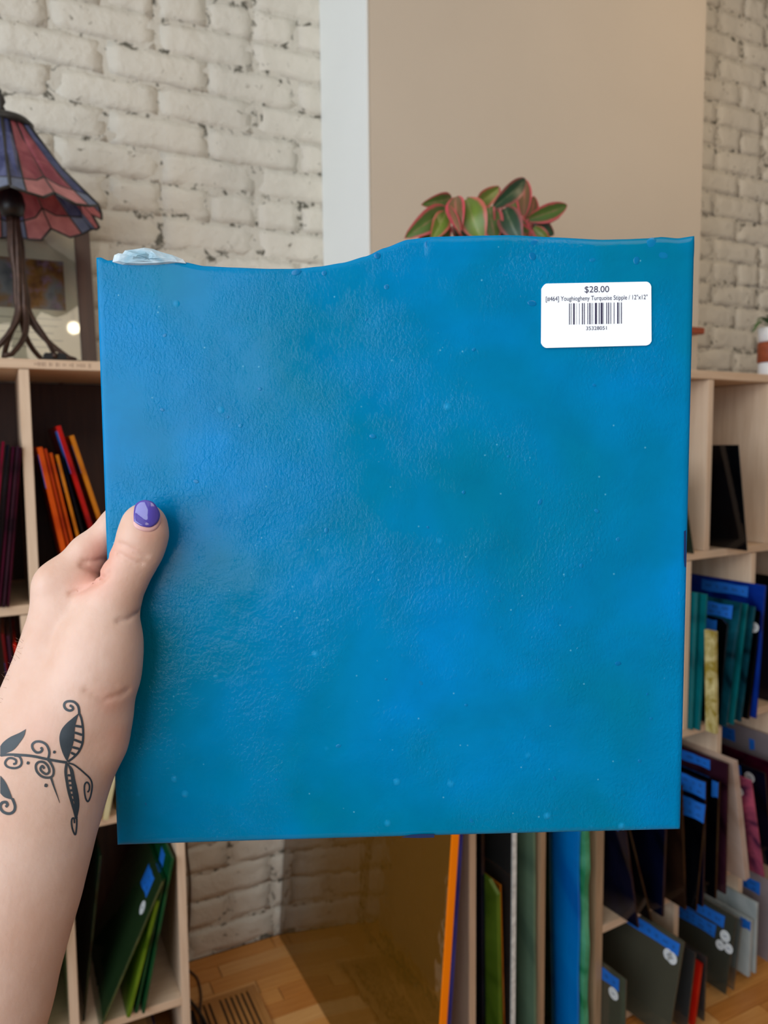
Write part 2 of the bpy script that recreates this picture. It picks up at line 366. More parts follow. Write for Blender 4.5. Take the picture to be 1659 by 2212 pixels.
# floor of short wooden strips
floor = empty('floor', WF.p(0, 0, 0), WTH); struct(floor)
put('subfloor', box_me('subfloor', -4.2, 4.2, -4.5, .02, -.06, -.004), M['dark_slot'], floor)
def plank_mat(i, c1, c2): return wood('floor_strip_%d' % i, c1, c2, 0, .32, 6)
PM = [plank_mat(0, (196, 128, 58), (216, 152, 80)), plank_mat(1, (178, 108, 44), (200, 132, 62)), plank_mat(2, (206, 146, 80), (224, 168, 102)), plank_mat(3, (150, 76, 30), (176, 96, 44))]
PW = .052; npk = 0; rest = {0: ([], []), 1: ([], []), 2: ([], []), 3: ([], [])}
cube_me = {}
for r in range(62):
    q0 = r*PW; s = -3.1+R_.uniform(-.3, 0)
    while s < 2.6:
        ln = R_.choice((.22, .28, .34, .42)); mi = R_.choice((0, 0, 1, 1, 2, 2, 3)); key = (ln, mi)
        if key not in cube_me:
            cube_me[key] = box_me('plank', 0, ln-.0015, -PW+.0012, 0, -.02, 0, .0008); cube_me[key].materials.append(PM[mi])
        c = WF.p(s+ln/2, q0+PW/2, 0); px, py, _ = project(c)
        ok = inview(c, 120) and py > 1950 and (px < 760 or px > 1480) and npk < 290
        if ok:
            o = bpy.data.objects.new('plank', cube_me[key]); COL.objects.link(o); o.parent = floor; o.location = (s, -q0, R_.uniform(-.0004, 0)); npk += 1
        else:
            V, Fc = rest[mi]; b0 = len(V); V += [(v.co.x+s, v.co.y-q0, v.co.z) for v in cube_me[key].vertices]
            Fc += [tuple(b0+i for i in p.vertices) for p in cube_me[key].polygons]
        s += ln
for mi, (V, Fc) in rest.items():
    if V: o = put('plank', mesh('plank_rest', V, Fc), PM[mi], floor); o['kind'] = 'stuff'
print('planks', npk)

# ------------------------------------------------------------------ shelf units
TH = .019
left = empty('cubby_shelf', WF.p(0, 0, 0), WTH)
tag(left, 'pale plywood cubby shelf against the brick wall at left, carrying the stained glass lamp', 'shelf')
LQ = .354; LS0 = -1.75; LS1 = -.690
LZ = [.166, .633, 1.112]
box('top_board', LS0, LS1, -LQ, -.003, 1.588, 1.607, M['ply_h'], left, .001)
box('side_panel', LS1-TH, LS1, -LQ, -.003, .0, 1.5875, M['ply_v'], left, .001)
box('side_panel', LS0, LS0+TH, -LQ, -.003, .0, 1.5875, M['ply_v'], left, .001)
box('back_panel', LS0+TH, LS1-TH, -.012, -.003, .02, 1.585, M['dark_frame'], left)
for z in LZ: box('shelf_board', LS0+TH, LS1-TH, -LQ, -.0125, z-TH, z, M['ply_h'], left, .001)
for z0, z1, ss in ((1.112, 1.5875, (-.984, -1.25, -1.5)), (.633, 1.092, (-1.003, -1.25, -1.5)), (.166, .613, (-.947, -1.2, -1.45)), (.0, .146, (-.947, -1.3))):
    for s in ss: box('upright', s, s+TH, -LQ, -.0125, z0+.0005, z1-.001, M['ply_v'], left, .001)

right = empty('cubby_shelf', RF.p(0, 0, 0), RTH)
tag(right, 'pale plywood cubby shelf and sheet rack at right, in front of the smooth column', 'shelf')
RD = .34; RS0, RS1 = .197, 2.05; RZ = [.295, .715, 1.160]; RE = .565
box('top_board', RS0, RS1, 0, RD, 1.582, 1.602, M['ply_h'], right, .001)
box('side_panel', RS0, RS0+.018, 0, RD, 0, 1.5815, M['ply_v'], right, .001)
box('side_panel', .393, .408, 0, RD, 0, 1.14, M['ply_d'], right, .001)
box('side_panel', RE, RE+.024, 0, RD, 0, 1.5815, M['ply_d'], right, .001)
box('side_panel', RS1-.018, RS1, 0, RD, 0, 1.5815, M['ply_v'], right, .001)
box('shelf_board', RS0+.0185, RE-.0005, 0, RD, 1.141, 1.160, M['ply_h'], right, .001)
for z in RZ: box('shelf_board', RE+.0245, RS1-.0185, 0, RD, z-TH, z, M['ply_h'], right, .001)
box('shelf_board', RE+.0245, RS1-.0185, .02, RD, 0.004, .02, M['ply_h'], right, .001)
for z0, z1, ss in ((1.160, 1.5815, (.922, 1.170, 1.42, 1.72)), (.715, 1.140, (.856, 1.113, 1.37, 1.7)), (.295, .695, (.993, 1.225, 1.47, 1.75)), (.02, .275, (.842, 1.103, 1.37, 1.7))):
    for s in ss: box('upright', s, s+TH, 0, RD, z0+.0005, z1-.001, M['ply_v'], right, .001)

v_, f_ = [], []; rp = random.Random(4); xx = -.955
while xx < -.845:
    wd_ = rp.uniform(.0015, .004); zc_ = 1.5975; hh_ = rp.uniform(.002, .0045); a_ = len(v_)
    v_ += [(xx, -LQ-.0002, zc_-hh_), (xx+wd_, -LQ-.0002, zc_-hh_), (xx+wd_, -LQ-.0002, zc_+hh_), (xx, -LQ-.0002, zc_+hh_)]; f_.append((a_, a_+1, a_+2, a_+3)); xx += wd_+rp.choice((.001, .0015, .006))
o = put('printed_stamp', mesh('printed_stamp', v_, f_), simple('faded_wood_stamp', (176, 146, 122), .6, .05), left); o['kind'] = 'stuff'
# ------------------------------------------------------------------ stock sheets
sheet_n = 0
def sheet(fr, s, q, z, h, D, mat, label, lean=0.0, t=.004, tapes=(), stickers=(), side=-1, rough_edge=0, group=None, cut=0, edge=None, tapew=True):
    """near bottom corner at (s,q,z); plane runs back along the depth; lean = sideways shift of the top (m)"""
    global sheet_n; sheet_n += 1
    an = math.asin(lean/h) if lean else 0
    z += t*math.sin(max(an, 0))*1.02+.0003      # the lower thick edge clears the board
    o_parts = bool(tapes or stickers or edge)
    n = 24 if rough_edge else 1; rr = random.Random(sheet_n)
    vs = []; out = []
    prof = []                                            # outline in (y depth, z): near edge bottom->top, then top near->far, far down
    for k in range(n+1):
        off = rough_edge*(noise.noise(Vector((k*.45, sheet_n*7.1, 0)))*.8+noise.noise(Vector((k*1.7, sheet_n*3.1, 5)))*.3) if rough_edge else 0
        if cut and k == n: prof.append((off, h-cut)); prof.append((cut*1.4, h))
        else: prof.append((off, h*k/n))
    prof.append((D, h*(1+rr.uniform(-.004, .004)))); prof.append((D, 0))
    m_ = len(prof); b = .0005
    for x, ins in ((0, b), (b, 0), (t-b, 0), (t, b)):
        for i, (y, zz) in enumerate(prof):
            yy = min(max(y, (y+ins if y < D/2 else y-ins)), 9) if y < D/2 else y-ins
            z2 = zz+ins if zz < h/2 else zz-ins
            vs.append((x, yy, z2))
    fs = [tuple(range(m_)), tuple(3*m_+i for i in range(m_-1, -1, -1))]
    for l in range(3):
        for i in range(m_): j = (i+1) % m_; fs.append((l*m_+i, l*m_+j, (l+1)*m_+j, (l+1)*m_+i))
    me = mesh('glass_sheet', vs, fs)
    loc = fr.p(s, q, z)
    if o_parts:
        root = empty('glass_sheet', loc, fr.th, an); put('pane', me, mat, root)
    else:
        root = put('glass_sheet', me, mat); root.location = loc; root.rotation_euler = (0, an, fr.th)
    tag(root, label, 'glass sheet', group)
    xs = -.0004 if side < 0 else t+.0001
    for (y0, z0, wd, hg) in tapes:                       # y0 = distance back from near edge of tape's near end, z0 = its bottom
        z0 = h-z0-hg; ys = [y0+wd*k/6 for k in range(7)]; v2 = []; f2 = []
        for dx in (0, .0003):
            for k, y in enumerate(ys): v2 += [(xs+dx, y+rr.uniform(-.001, .001), z0+.002*math.sin(k)), (xs+dx, y, z0+hg+.001*math.cos(k*2))]
        for k in range(6): f2 += [(2*k, 2*k+2, 2*k+3, 2*k+1), (14+2*k, 14+2*k+1, 14+2*k+3, 14+2*k+2), (2*k, 14+2*k, 16+2*k, 2*k+2), (2*k+1, 2*k+3, 17+2*k, 15+2*k)]
        f2 += [(0, 1, 15, 14), (12, 26, 27, 13)]
        tp = put('tape_label', mesh('tape_label', v2, f2), M['tape'], root); tp['label'] = 'bright blue tape label'
        if wd > .05:
            v3, f3 = [], []; xx = xs-.00015 if side < 0 else xs+.00045
            for row in range(2 if hg > .03 else 1):
                y = y0+.012
                while y < y0+wd-.02:
                    zc = z0+hg*(.5 if hg <= .03 else (.3+.4*row)); lw = rr.uniform(.006, .02)
                    for g in range(int(lw/.003)):
                        a = len(v3); yy = y+g*.003; zh = rr.uniform(.002, .0045)
                        v3 += [(xx, yy, zc-zh), (xx, yy+.0011, zc-zh), (xx, yy+.0025, zc+zh), (xx, yy+.0014, zc+zh)]; f3.append((a, a+1, a+2, a+3))
                    y += lw+.012
            if f3: put('handwriting', mesh('handwriting', v3, f3), M['marker'], tp)['kind'] = 'stuff'
    for (y0, z0, r) in stickers:
        z0 = h-z0
        def disc(r_, x0, x1, rin=0):
            v2 = []; f2 = []; N = 24
            for x in (x0, x1):
                for k in range(N): a = 2*math.pi*k/N; v2.append((x, y0+r_*math.cos(a), z0+r_*math.sin(a)))
                for k in range(N): a = 2*math.pi*k/N; v2.append((x, y0+rin*math.cos(a), z0+rin*math.sin(a)))
            for k in range(N):
                j = (k+1) % N; f2 += [(k, j, N+j, N+k), (2*N+k, 3*N+k, 3*N+j, 2*N+j), (k, 2*N+k, 2*N+j, j), (N+k, N+j, 3*N+j, 3*N+k)]
            return mesh('disc', v2, f2)
        d_ = -1 if side < 0 else 1; x0 = xs+.0004*d_
        st = put('price_sticker', disc(r, x0, x0+.0003*d_, .0002), M['sticker'], root); st['label'] = 'round white price sticker'
        put('printed_ring', disc(r*.74, x0+.0004*d_, x0+.0005*d_, r*.64), M['ink'], st)
        xx = x0+.0005*d_; v3 = []; f3 = []
        for g in range(3):
            a = len(v3); yy = y0+(-.3+.25*g)*r; v3 += [(xx, yy, z0-.25*r), (xx, yy+.12*r, z0-.25*r), (xx, yy+.12*r, z0+.25*r), (xx, yy, z0+.25*r)]; f3.append((a, a+1, a+2, a+3))
        put('handwriting', mesh('handwriting', v3, f3), M['marker'], st)['kind'] = 'stuff'
    if edge:
        ed = put('cut_edge', box_me('cut_edge', -.0006, t+.0006, -.004, .0005, .0, h), edge, root); ed['label'] = 'cut edge with its bright orange glow painted on' if edge.name.startswith('glow') else 'frosty white cut edge'
    return root
CELLS = {('L', 1.112): (-1.25, -.984, -.709), ('L', .633): (-1.25, -1.003, -.709), ('L', .166): (-1.2, -.947, -.709),
         ('R', 1.160): (RE+.005, .922, 1.170, 1.42), ('R', .715): (RE+.005, .856, 1.113, 1.37, 1.7), ('R', .295): (RE+.005, .993, 1.225, 1.47), ('R', .021): (RE+.005, .842, 1.103, 1.37)}
def fit(fr, zsh, s0, st, t):
    """nudge a sheet that would touch a shelf upright back into its own cubby"""
    w = CELLS.get(('L' if fr is WF else 'R', zsh))
    if not w: return s0, st
    for a in w:
        lo_, hi_ = a, a+TH
        mid = (s0+st)/2+t/2
        if mid < a+TH/2:
            if 0 < s0+t+.001-lo_ < .025: s0 = lo_-t-.001
            if 0 < st+t+.001-lo_ < .035: st = lo_-t-.001
        else:
            if 0 < hi_+.001-s0 < .025: s0 = hi_+.001
            if 0 < hi_+.001-st < .035: st = hi_+.001
    return s0, st
def S(fr, top, bot, zsh, qin, mat, label, D=.30, t=.004, H=None, **kw):
    """near edge given by image top and bottom points; rests on zsh"""
    q = qin; sb, zb = fr.hit(*bot, q); st, zt = fr.hit(*top, q)
    k = (st-sb)/(zt-zb); s0 = sb+k*(zsh-zb); h = math.hypot(zt-zsh, st-s0)
    if H: st = s0+k*H; h = H
    if h > .12 and not H: s0, st = fit(fr, zsh, s0, st, t)
    return sheet(fr, s0, q, zsh+.0005, h, D, mat, label, lean=(st-s0), t=t, **kw)
g1 = 'burgundy sheets in the top left cubby'
q = .362
S(WF, (45, 968), (14, 1316), 1.112, q, G['burgundy'], 'burgundy glass sheet leaning against the first upright, nearest to it, left shelf', t=.005, group=g1)
S(WF, (36, 964), (5, 1314), 1.112, q+.004, G['plum'], 'dark plum glass sheet just left of the burgundy sheet by the upright, top left cubby', t=.005, group=g1)
S(WF, (26, 966), (-5, 1316), 1.112, q-.004, G['burgundy'], 'burgundy glass sheet between plum and near-black sheets in the top left cubby', t=.005, group=g1)
S(WF, (14, 962), (-16, 1316), 1.112, q-.01, G['navy'], 'near-black glass sheet among burgundy ones in the top left cubby', t=.005, group=g1)
S(WF, (4, 955), (-26, 1316), 1.112, q, G['magenta'], 'crimson glass sheet at the photo\'s left edge in the top left cubby', t=.005, group=g1)
g2 = 'orange and amber sheets below the lamp'
S(WF, (80, 968), (155, 1288), 1.112, q, G['orange'], 'bright orange glass sheet, leftmost of the leaning sheets below the lamp', t=.010, group=g2, tapes=((.012, .015, .05, .07),), side=-1)
S(WF, (94, 971), (170, 1288), 1.112, q-.004, G['orange2'], 'deep orange glass sheet, second of the leaning sheets below the lamp', t=.006, group=g2)
S(WF, (106, 980), (181, 1288), 1.112, q-.008, G['orange'], 'orange glass sheet beside the brown one below the lamp', t=.006, group=g2)
S(WF, (120, 984), (197, 1285), 1.112, q-.006, G['amber'], 'thin amber brown glass sheet between the orange and dark brown sheets', t=.006, group=g2, tapes=((.012, .02, .05, .06),), side=-1)
S(WF, (131, 990), (212, 1285), 1.112, q-.03, G['brown'], 'dark brown glass sheet between the amber and red sheets below the lamp', t=.006, group=g2)
S(WF, (121, 922), (238, 1284), 1.112, q, G['red'], 'tall bright red glass sheet with blue tape, below the lamp', t=.009, group=g2, tapes=((.008, .01, .07, .09),), side=-1)
S(WF, (150, 943), (262, 1278), 1.112, q-.004, G['amber'], 'tall golden amber glass sheet, rightmost of the leaning sheets below the lamp', t=.009, group=g2, tapes=((.012, .02, .05, .06),), side=-1)
g3 = 'red sheets in the middle left cubby'
for i, (a, b_, m_, lb) in enumerate((((2, 1372), (40, 1640), G['dred'], 'dark red glass sheet with blue tape behind the wrist, middle left cubby'),
        ((14, 1376), (54, 1640), G['plum'], 'dark plum glass sheet behind the wrist, middle left cubby'), ((28, 1392), (66, 1640), G['red'], 'bright red edged glass sheet behind the wrist, next to the upright'))):
    S(WF, a, b_, .633, q, m_, lb, group=g3, t=.006, tapes=((.0, .06, .05, .05),) if i == 0 else (), side=-1)
g4 = 'yellow and cream sheets beside the wrist'
S(WF, (160, 1480), (192, 1762), .633, q+.01, G['yellow'], 'bright yellow glass sheet just right of the forearm', t=.020, group=g4)
S(WF, (240, 1500), (212, 1764), .633, q-.02, G['olive'], 'olive yellow glass sheet between bright yellow and cream sheets by the forearm', t=.014, group=g4)
S(WF, (272, 1500), (224, 1768), .633, q+.012, G['cream'], 'cream glass sheet beside the turquoise sheet\'s lower left edge', t=.011, group=g4)
S(WF, (300, 1500), (246, 1764), .633, q-.03, G['olive'], 'olive glass sheet right of the cream one, mostly behind the turquoise sheet', t=.012, group=g4)
g5 = 'green sheets in the bottom left cubby'
S(WF, (350, 1906), (222, 2208), .166, .374, G['greencl'], 'clear green glass sheet with blue tape and round sticker, slanting in the bottom left cubby', t=.005, group=g5, tapes=((.05, .02, .07, .045),), stickers=((.045, .085, .014),))
S(WF, (337, 1950), (272, 2208), .166, .366, G['lime'], 'yellow green glass sheet standing behind the slanting clear one', t=.008, group=g5)
S(WF, (352, 1900), (288, 2208), .166, .36, G['green'], 'emerald glass sheet between yellow green and blue taped sheets, bottom left cubby', t=.006, group=g5)
S(WF, (371, 1856), (304, 2208), .166, .368, G['green'], 'tallest emerald glass sheet with small blue tape, next to the shelf\'s side panel', t=.006, group=g5, tapes=((.06, .02, .04, .03),))
S(WF, (215, 1850), (178, 2208), .166, .33, G['dgreen'], 'large dark bottle green glass sheet at the back of the bottom left cubby', t=.005, group=g5)
S(WF, (138, 1990), (84, 2225), .166, .376, G['mintlt'], 'pale mint glass sheet at the lower edge of the forearm, left of the upright', t=.010, group=g5)
S(WF, (330, 2212), (352, 2400), .001, .33, G['navy'], 'dark glass sheet in the floor-level cubby at left', t=.006, D=.28)

# rack of large sheets
amb = sheet(WF, -.360, .885, .001, .95, .875, G['ambercl'], 'large clear amber glass sheet standing on the floor, end-on to the brick wall', lean=.072, t=.013, edge=M['orange_edge'])
S(WF, (991, 1805), (965, 2212), .001, .86, G['violet'], 'large violet blue glass sheet beside the orange-edged amber sheet', D=.14, t=.010, H=.95)
gl = 'large sheets in the wooden rack'
def big(px, bx, mat, label, t=.006, re=.0, cut=0, top=1.10, qin=-.004, D=.32, **kw):
    sb, _ = RF.hit(bx, 2212, qin); st, _ = RF.hit(px, 1805, qin); zt = RF.hit(px, 1805, qin)[1]; zb = RF.hit(bx, 2212, qin)[1]
    k = (st-sb)/(zt-zb); s0 = sb-k*zb; h = top
    return sheet(RF, s0, qin, .001, h, D, mat, label, lean=k*h, t=t, rough_edge=re, cut=cut, group=gl, **kw)
big(1034, 1033, G['brown'], 'dark brownish glass sheet right of the rack\'s first panel', .008, qin=-.06, D=.27)
big(1040, 1043, G['navy'], 'dull navy glass sheet behind the cut green one in the rack', .008, qin=-.03, D=.30)
big(1071, 1078, G['grass'], 'short grass green glass sheet with a clipped top corner, in the rack', .010, cut=.02, top=.50, qin=.01)
big(1077, 1088, G['amber'], 'thin rust-edged glass sheet beside the grass green one in the rack', .004, qin=-.015, top=.48, D=.30)
big(1103, 1101, G['greycl'], 'smoky grey glass sheet in front of the white-edged one in the rack', .005, qin=-.03, D=.3)
big(1106, 1103, G['clear'], 'clear glass sheet with a rippled white edge, middle of the rack', .009, .001, edge=M['white_edge'])
big(1152, 1154, G['sage'], 'sage grey green glass sheet beside the rack\'s second panel', .007, .001)
big(1186, 1192, G['dgreen'], 'bottle green glass sheet right of the rack\'s second panel', .010, .001, qin=-.05, D=.28)
big(1250, 1246, G['azure'], 'azure blue glass sheet with a wavy edge in the rack', .006, .006, qin=.0)
big(1264, 1262, G['mint'], 'mint green glass sheet with a wavy edge beside the rack\'s end post', .014, .008, qin=.01)

# right cubbies
S(RF, (1596, 963), (1616, 1193), 1.160, .088, G['black'], 'black glass sheet alone in the top right cubby', lean_dummy=None) if False else None
ga = 'sheets in the top right cubbies'
S(RF, (1594, 962), (1613, 1193), 1.160, .06, G['black'], 'black glass sheet standing alone in the top right cubby', D=.33, t=.004, group=ga)
S(RF, (1470, 1010), (1497, 1197), 1.160, .02, G['dgreen'], 'dark teal glass sheet peeking out beside the turquoise sheet\'s right edge, top right cubby', D=.3, t=.004, group=ga)
gb = 'blue and teal sheets in the second right cubby'
S(RF, (1655, 1266), (1632, 1538), .715, .045, G['blue'], 'tall cobalt blue glass sheet with blue tape, rightmost in the second right cubby', D=.34, t=.008, tapes=((.045, .010, .14, .028),), group=gb)
S(RF, (1643, 1322), (1616, 1540), .715, .04, G['black'], 'black glass sheet with half a round sticker, beside the cobalt one', D=.3, t=.010, stickers=((.012, .045, .013),), group=gb)
S(RF, (1629, 1312), (1600, 1545), .715, .04, G['teald'], 'streaky dark teal glass sheet next to the black stickered one', D=.3, t=.008, group=gb)
S(RF, (1614, 1306), (1585, 1552), .715, .045, G['teal'], 'teal glass sheet between two streaky dark teal ones', D=.3, t=.006, group=gb)
S(RF, (1600, 1303), (1570, 1552), .715, .045, G['teald'], 'dark teal glass sheet with blue tape, second right cubby', D=.3, t=.006, tapes=((.02, .012, .12, .034),), group=gb)
S(RF, (1572, 1340), (1553, 1546), .715, .03, G['black'], 'short black glass sheet with faint blue tape behind the yellow strip', D=.25, t=.005, tapes=((.03, .008, .05, .04),), cut=.012, group=gb)
S(RF, (1543, 1366), (1545, 1569), .715, .06, G['confetti'], 'narrow streaky yellow and white glass strip in the second right cubby', D=.028, t=.012, group=gb, rough_edge=.001)
S(RF, (1526, 1285), (1511, 1562), .715, .024, G['teal'], 'flat teal glass sheet with half a round sticker beside the yellow strip', D=.11, t=.006, stickers=((.04, .040, .014),), group=gb)
S(RF, (1506, 1282), (1492, 1558), .715, .012, G['teal'], 'teal glass sheet nearest the left panel of the second right cubby', D=.2, t=.006, group=gb)
S(RF, (1682, 1270), (1672, 1540), .715, .0, G['navy'], 'near-black navy glass sheet at the photo\'s right edge, second row of cubbies', D=.3, t=.008)
S(RF, (1700, 1250), (1690, 1500), .715, .02, G['black'], 'black glass sheet beyond the near-black navy one at the right edge', D=.3, t=.008)
gc = 'dark sheets in the third right cubby'
S(RF, (1572, 1652), (1566, 1925), .295, .07, G['plum'], 'tall plum glass sheet with blue tape in front of the third-row upright', D=.34, t=.006, tapes=((.05, .008, .10, .025),), group=gc)
S(RF, (1552, 1690), (1545, 1922), .295, .07, G['black'], 'black glass sheet with a small upright blue tape, third right cubby', D=.32, t=.008, tapes=((.0, .002, .018, .040),), group=gc)
S(RF, (1524, 1690), (1518, 1930), .295, .075, G['navy'], 'navy black glass sheet with a bright blue tape, third right cubby', D=.32, t=.006, tapes=((.0, .002, .11, .042),), group=gc)
S(RF, (1524, 1738), (1506, 1930), .295, .078, G['black'], 'black glass sheet with a duller blue tape just below the brighter one', D=.3, t=.006, tapes=((.0, .003, .08, .045),), group=gc)
S(RF, (1470, 1700), (1478, 1925), .295, .06, G['brown'], 'dark brown glass sheet near the turquoise sheet\'s lower right corner', D=.3, t=.008, group=gc)
S(RF, (1440, 1700), (1430, 1985), .295, .05, G['navy'], 'large navy glass sheet under the turquoise sheet\'s lower right corner', D=.34, t=.008, group=gc)
S(RF, (1345, 1740), (1405, 1985), .295, .05, G['black'], 'black glass sheet leaning right under the turquoise sheet, third row', D=.34, t=.006, tapes=((.06, .01, .03, .03),), group=gc)
S(RF, (1322, 1760), (1374, 1990), .295, .05, G['navy'], 'pointed navy black glass sheet beside the rack\'s end post, third row', D=.2, t=.006, tapes=((.02, .03, .03, .04),), group=gc)
gd = 'pink and clear sheets in the third right cubby by the edge'
S(RF, (1583, 1650), (1606, 1868), .295, .06, G['cream2'], 'thick cream pink glass sheet standing in front of the third-row upright', D=.3, t=.020, group=gd)
S(RF, (1622, 1688), (1648, 1882), .295, .075, G['swirl'], 'pink and plum swirled glass sheet with a round sticker at the right edge', D=.10, t=.005, stickers=((.040, .045, .0135),), tapes=((.05, .008, .04, .02),), group=gd)
S(RF, (1652, 1672), (1668, 1870), .295, .06, G['navy'], 'navy glass sheet with blue tape and a round sticker, behind the pink swirled one', D=.3, t=.005, stickers=((.045, .028, .0145),), tapes=((.07, .006, .11, .035),), group=gd)
S(RF, (1668, 1650), (1682, 1866), .295, .05, G['burgundy'], 'burgundy glass sheet behind the stickered navy sheet at the right edge', D=.32, t=.005, group=gd)
S(RF, (1680, 1595), (1694, 1866), .295, .03, G['lilac'], 'tall clear pale lilac glass sheet with blue tape at the right edge', D=.32, t=.004, tapes=((.13, .02, .11, .038), (.07, .03, .016, .032)), group=gd)
ge = 'clear sheets in the lowest right cubbies'
S(RF, (1478, 2036), (1430, 2330), .021, .10, G['smoke'], 'clear olive grey glass sheet with long blue tape and two round stickers, lowest row', D=.36, t=.004, tapes=((.01, .012, .18, .028),), stickers=((.024, .052, .0135), (.036, .050, .0125)), group=ge)
S(RF, (1352, 2118), (1340, 2400), .021, .07, G['smoke'], 'short clear glass sheet with blue tape at the foot of the end post', D=.16, t=.004, tapes=((.02, .012, .09, .03),), stickers=((.035, .055, .014),), group=ge)
S(RF, (1502, 2060), (1470, 2330), .021, .10, G['clear'], 'clear glass sheet right of the olive grey one in the lowest row', D=.32, t=.005, group=ge)
S(RF, (1514, 2085), (1484, 2330), .021, .10, G['red'], 'orange red glass sheet among clear ones in the lowest row', D=.03, t=.009, group=ge)
S(RF, (1535, 2065), (1506, 2330), .021, .10, G['clear'], 'clear glass sheet between the orange red and taped sheets in the lowest row', D=.32, t=.005, group=ge)
S(RF, (1590, 1985), (1545, 2300), .021, .07, G['greycl'], 'clear dark glass sheet with wide blue tape and three round stickers, lowest row', D=.32, t=.004, tapes=((.03, .012, .16, .03), (.05, .046, .14, .032)), stickers=((.022, .058, .014), (.032, .086, .012), (.008, .082, .012)), group=ge)
S(RF, (1602, 1990), (1566, 2280), .021, .07, G['clear'], 'clear glass sheet right of the three-stickered one in the lowest row', D=.32, t=.005, group=ge)
gf = 'milky sheets at the lower right corner'
S(RF, (1622, 1990), (1612, 2190), .021, .06, G['white'], 'milky white glass sheet with a small blue tape, leftmost at the lower right corner', D=.3, t=.011, tapes=((.0, .004, .03, .025),), group=gf)
S(RF, (1640, 1950), (1634, 2180), .021, .06, G['white'], 'milky white glass sheet between two others at the lower right corner', D=.3, t=.008, group=gf)
S(RF, (1665, 1905), (1655, 2170), .021, .05, G['lilac'], 'tall clear greenish glass sheet with blue tape at the lower right corner', D=.34, t=.005, tapes=((.03, .02, .12, .035),), group=gf)

# ------------------------------------------------------------------ stained glass table lamp
lampC = WF.p(WF.hit(62, 768, .245)[0], .245, 1.6085)
lamp = empty('table_lamp', lampC, WTH, -.058)
tag(lamp, 'stained glass table lamp with pink and blue shade and bronze tree trunk base', 'lamp')
PK = og('rose_pink_art_glass', (206, 120, 128), (168, 84, 96), .14, 22, .5); PK2 = og('pale_pink_art_glass', (232, 168, 166), (206, 140, 140), .14, 22, .5)
BL = og('grey_blue_art_glass', (110, 116, 160), (72, 78, 124), .12, 26, .4); BL2 = og('pale_blue_art_glass', (156, 166, 190), (130, 140, 170), .14, 20, .5)
zt, zb, r_t, r_b = .485, .300, .052, .195
rot0 = math.radians(-90)-WTH+math.atan2(0, 1)  # one rib turned to the camera
tocam = (CAM-lampC); rot0 = math.atan2(tocam.y, tocam.x)-WTH
def facet_pt(k, u, v, off=0):
    a0, a1 = rot0+k*math.pi/3, rot0+(k+1)*math.pi/3
    bow = v*v*.35+v*.65
    r = r_t+(r_b-r_t)*bow
    p0 = Vector((math.cos(a0), math.sin(a0), 0))*r; p1 = Vector((math.cos(a1), math.sin(a1), 0))*r
    p = p0.lerp(p1, (u+1)/2); n = Vector((math.cos((a0+a1)/2), math.sin((a0+a1)/2), .55)).normalized()
    p.z = zt+(zb-zt)*v; return p+n*off
def scal(u): return .0
def pane(k, poly, mat, name='glass_panel', N=5):
    # poly: list of (u,v); subdivided by fan
    pts = []
    for i in range(len(poly)):
        a, b = poly[i], poly[(i+1) % len(poly)]
        for j in range(3): pts.append((a[0]+(b[0]-a[0])*j/3, a[1]+(b[1]-a[1])*j/3))
    n = len(pts); vs = [facet_pt(k, u, v, .0012) for u, v in pts]+[facet_pt(k, u, v, -.0012) for u, v in pts]
    fs = [tuple(range(n)), tuple(n+i for i in range(n-1, -1, -1))]+[(i, (i+1) % n, n+(i+1) % n, n+i) for i in range(n)]
    return put(name, mesh(name, vs, fs), mat, lamp)
cv, cf = [], []
def came(k, line, r=.0022):
    pts = [facet_pt(k, u, v, 0) for u, v in line]; me = tube_me('t', pts, r, 6)
    b0 = len(cv); cv.extend([tuple(v.co) for v in me.vertices]); cf.extend([tuple(b0+i for i in p.vertices) for p in me.polygons]); bpy.data.meshes.remove(me)
for k in range(6):
    sl = [(-1, 0), (-.45, 0), (-.66, .82), (-1, .84)]
    pane(k, sl, BL); pane(k, [(-u, v) for u, v in sl], BL)
    pane(k, [(-1, .84), (-.66, .82), (-.68, 1.0), (-1, .96)], BL2); pane(k, [(1, .84), (.66, .82), (.68, 1.0), (1, .96)], BL2)
    pane(k, [(-.45, 0), (0, 0), (0, .72), (-.3, .80), (-.66, .82)], PK); pane(k, [(.45, 0), (0, 0), (0, .72), (.3, .80), (.66, .82)], PK)
    pane(k, [(0, .72), (-.3, .80), (-.66, .82), (-.68, 1.0), (-.35, 1.02), (0, .92)], PK2); pane(k, [(0, .72), (.3, .80), (.66, .82), (.68, 1.0), (.35, 1.02), (0, .92)], PK2)
    for g in (-1, 1):
        came(k, [(g*.45, 0), (g*.55, .4), (g*.66, .82), (g*.68, 1.0)]); came(k, [(0, .72), (g*.3, .80), (g*.66, .82), (g*1, .84)])
        came(k, [(0, .92), (g*.35, 1.02), (g*.68, 1.0), (g*1, .96)], .0028)
    came(k, [(0, 0), (0, .35), (0, .72), (0, .92)]); came(k, [(-1, 0), (-1, .5), (-1, .96)], .0032); came(k, [(-1, 0), (0, 0), (1, 0)], .004)
put('lead_came', mesh('lead_came', cv, cf, True), M['lead'], lamp)
put('cap', lathe_me('cap', [(.058, .476), (.060, .484), (.05, .494), (.03, .502), (.012, .506), (.010, .510)], 24), M['lead'], lamp)
put('finial', lathe_me('finial', [(.006, .508), (.009, .514), (.006, .520), (.011, .528), (.009, .538), (.004, .545), (.006, .549), (.001, .556)], 16), M['lead'], lamp)
put('socket', lathe_me('socket', [(.012, .30), (.022, .305), (.027, .325), (.024, .345), (.018, .352), (.018, .39), (.022, .40), (.02, .42)], 20), M['black'], lamp)
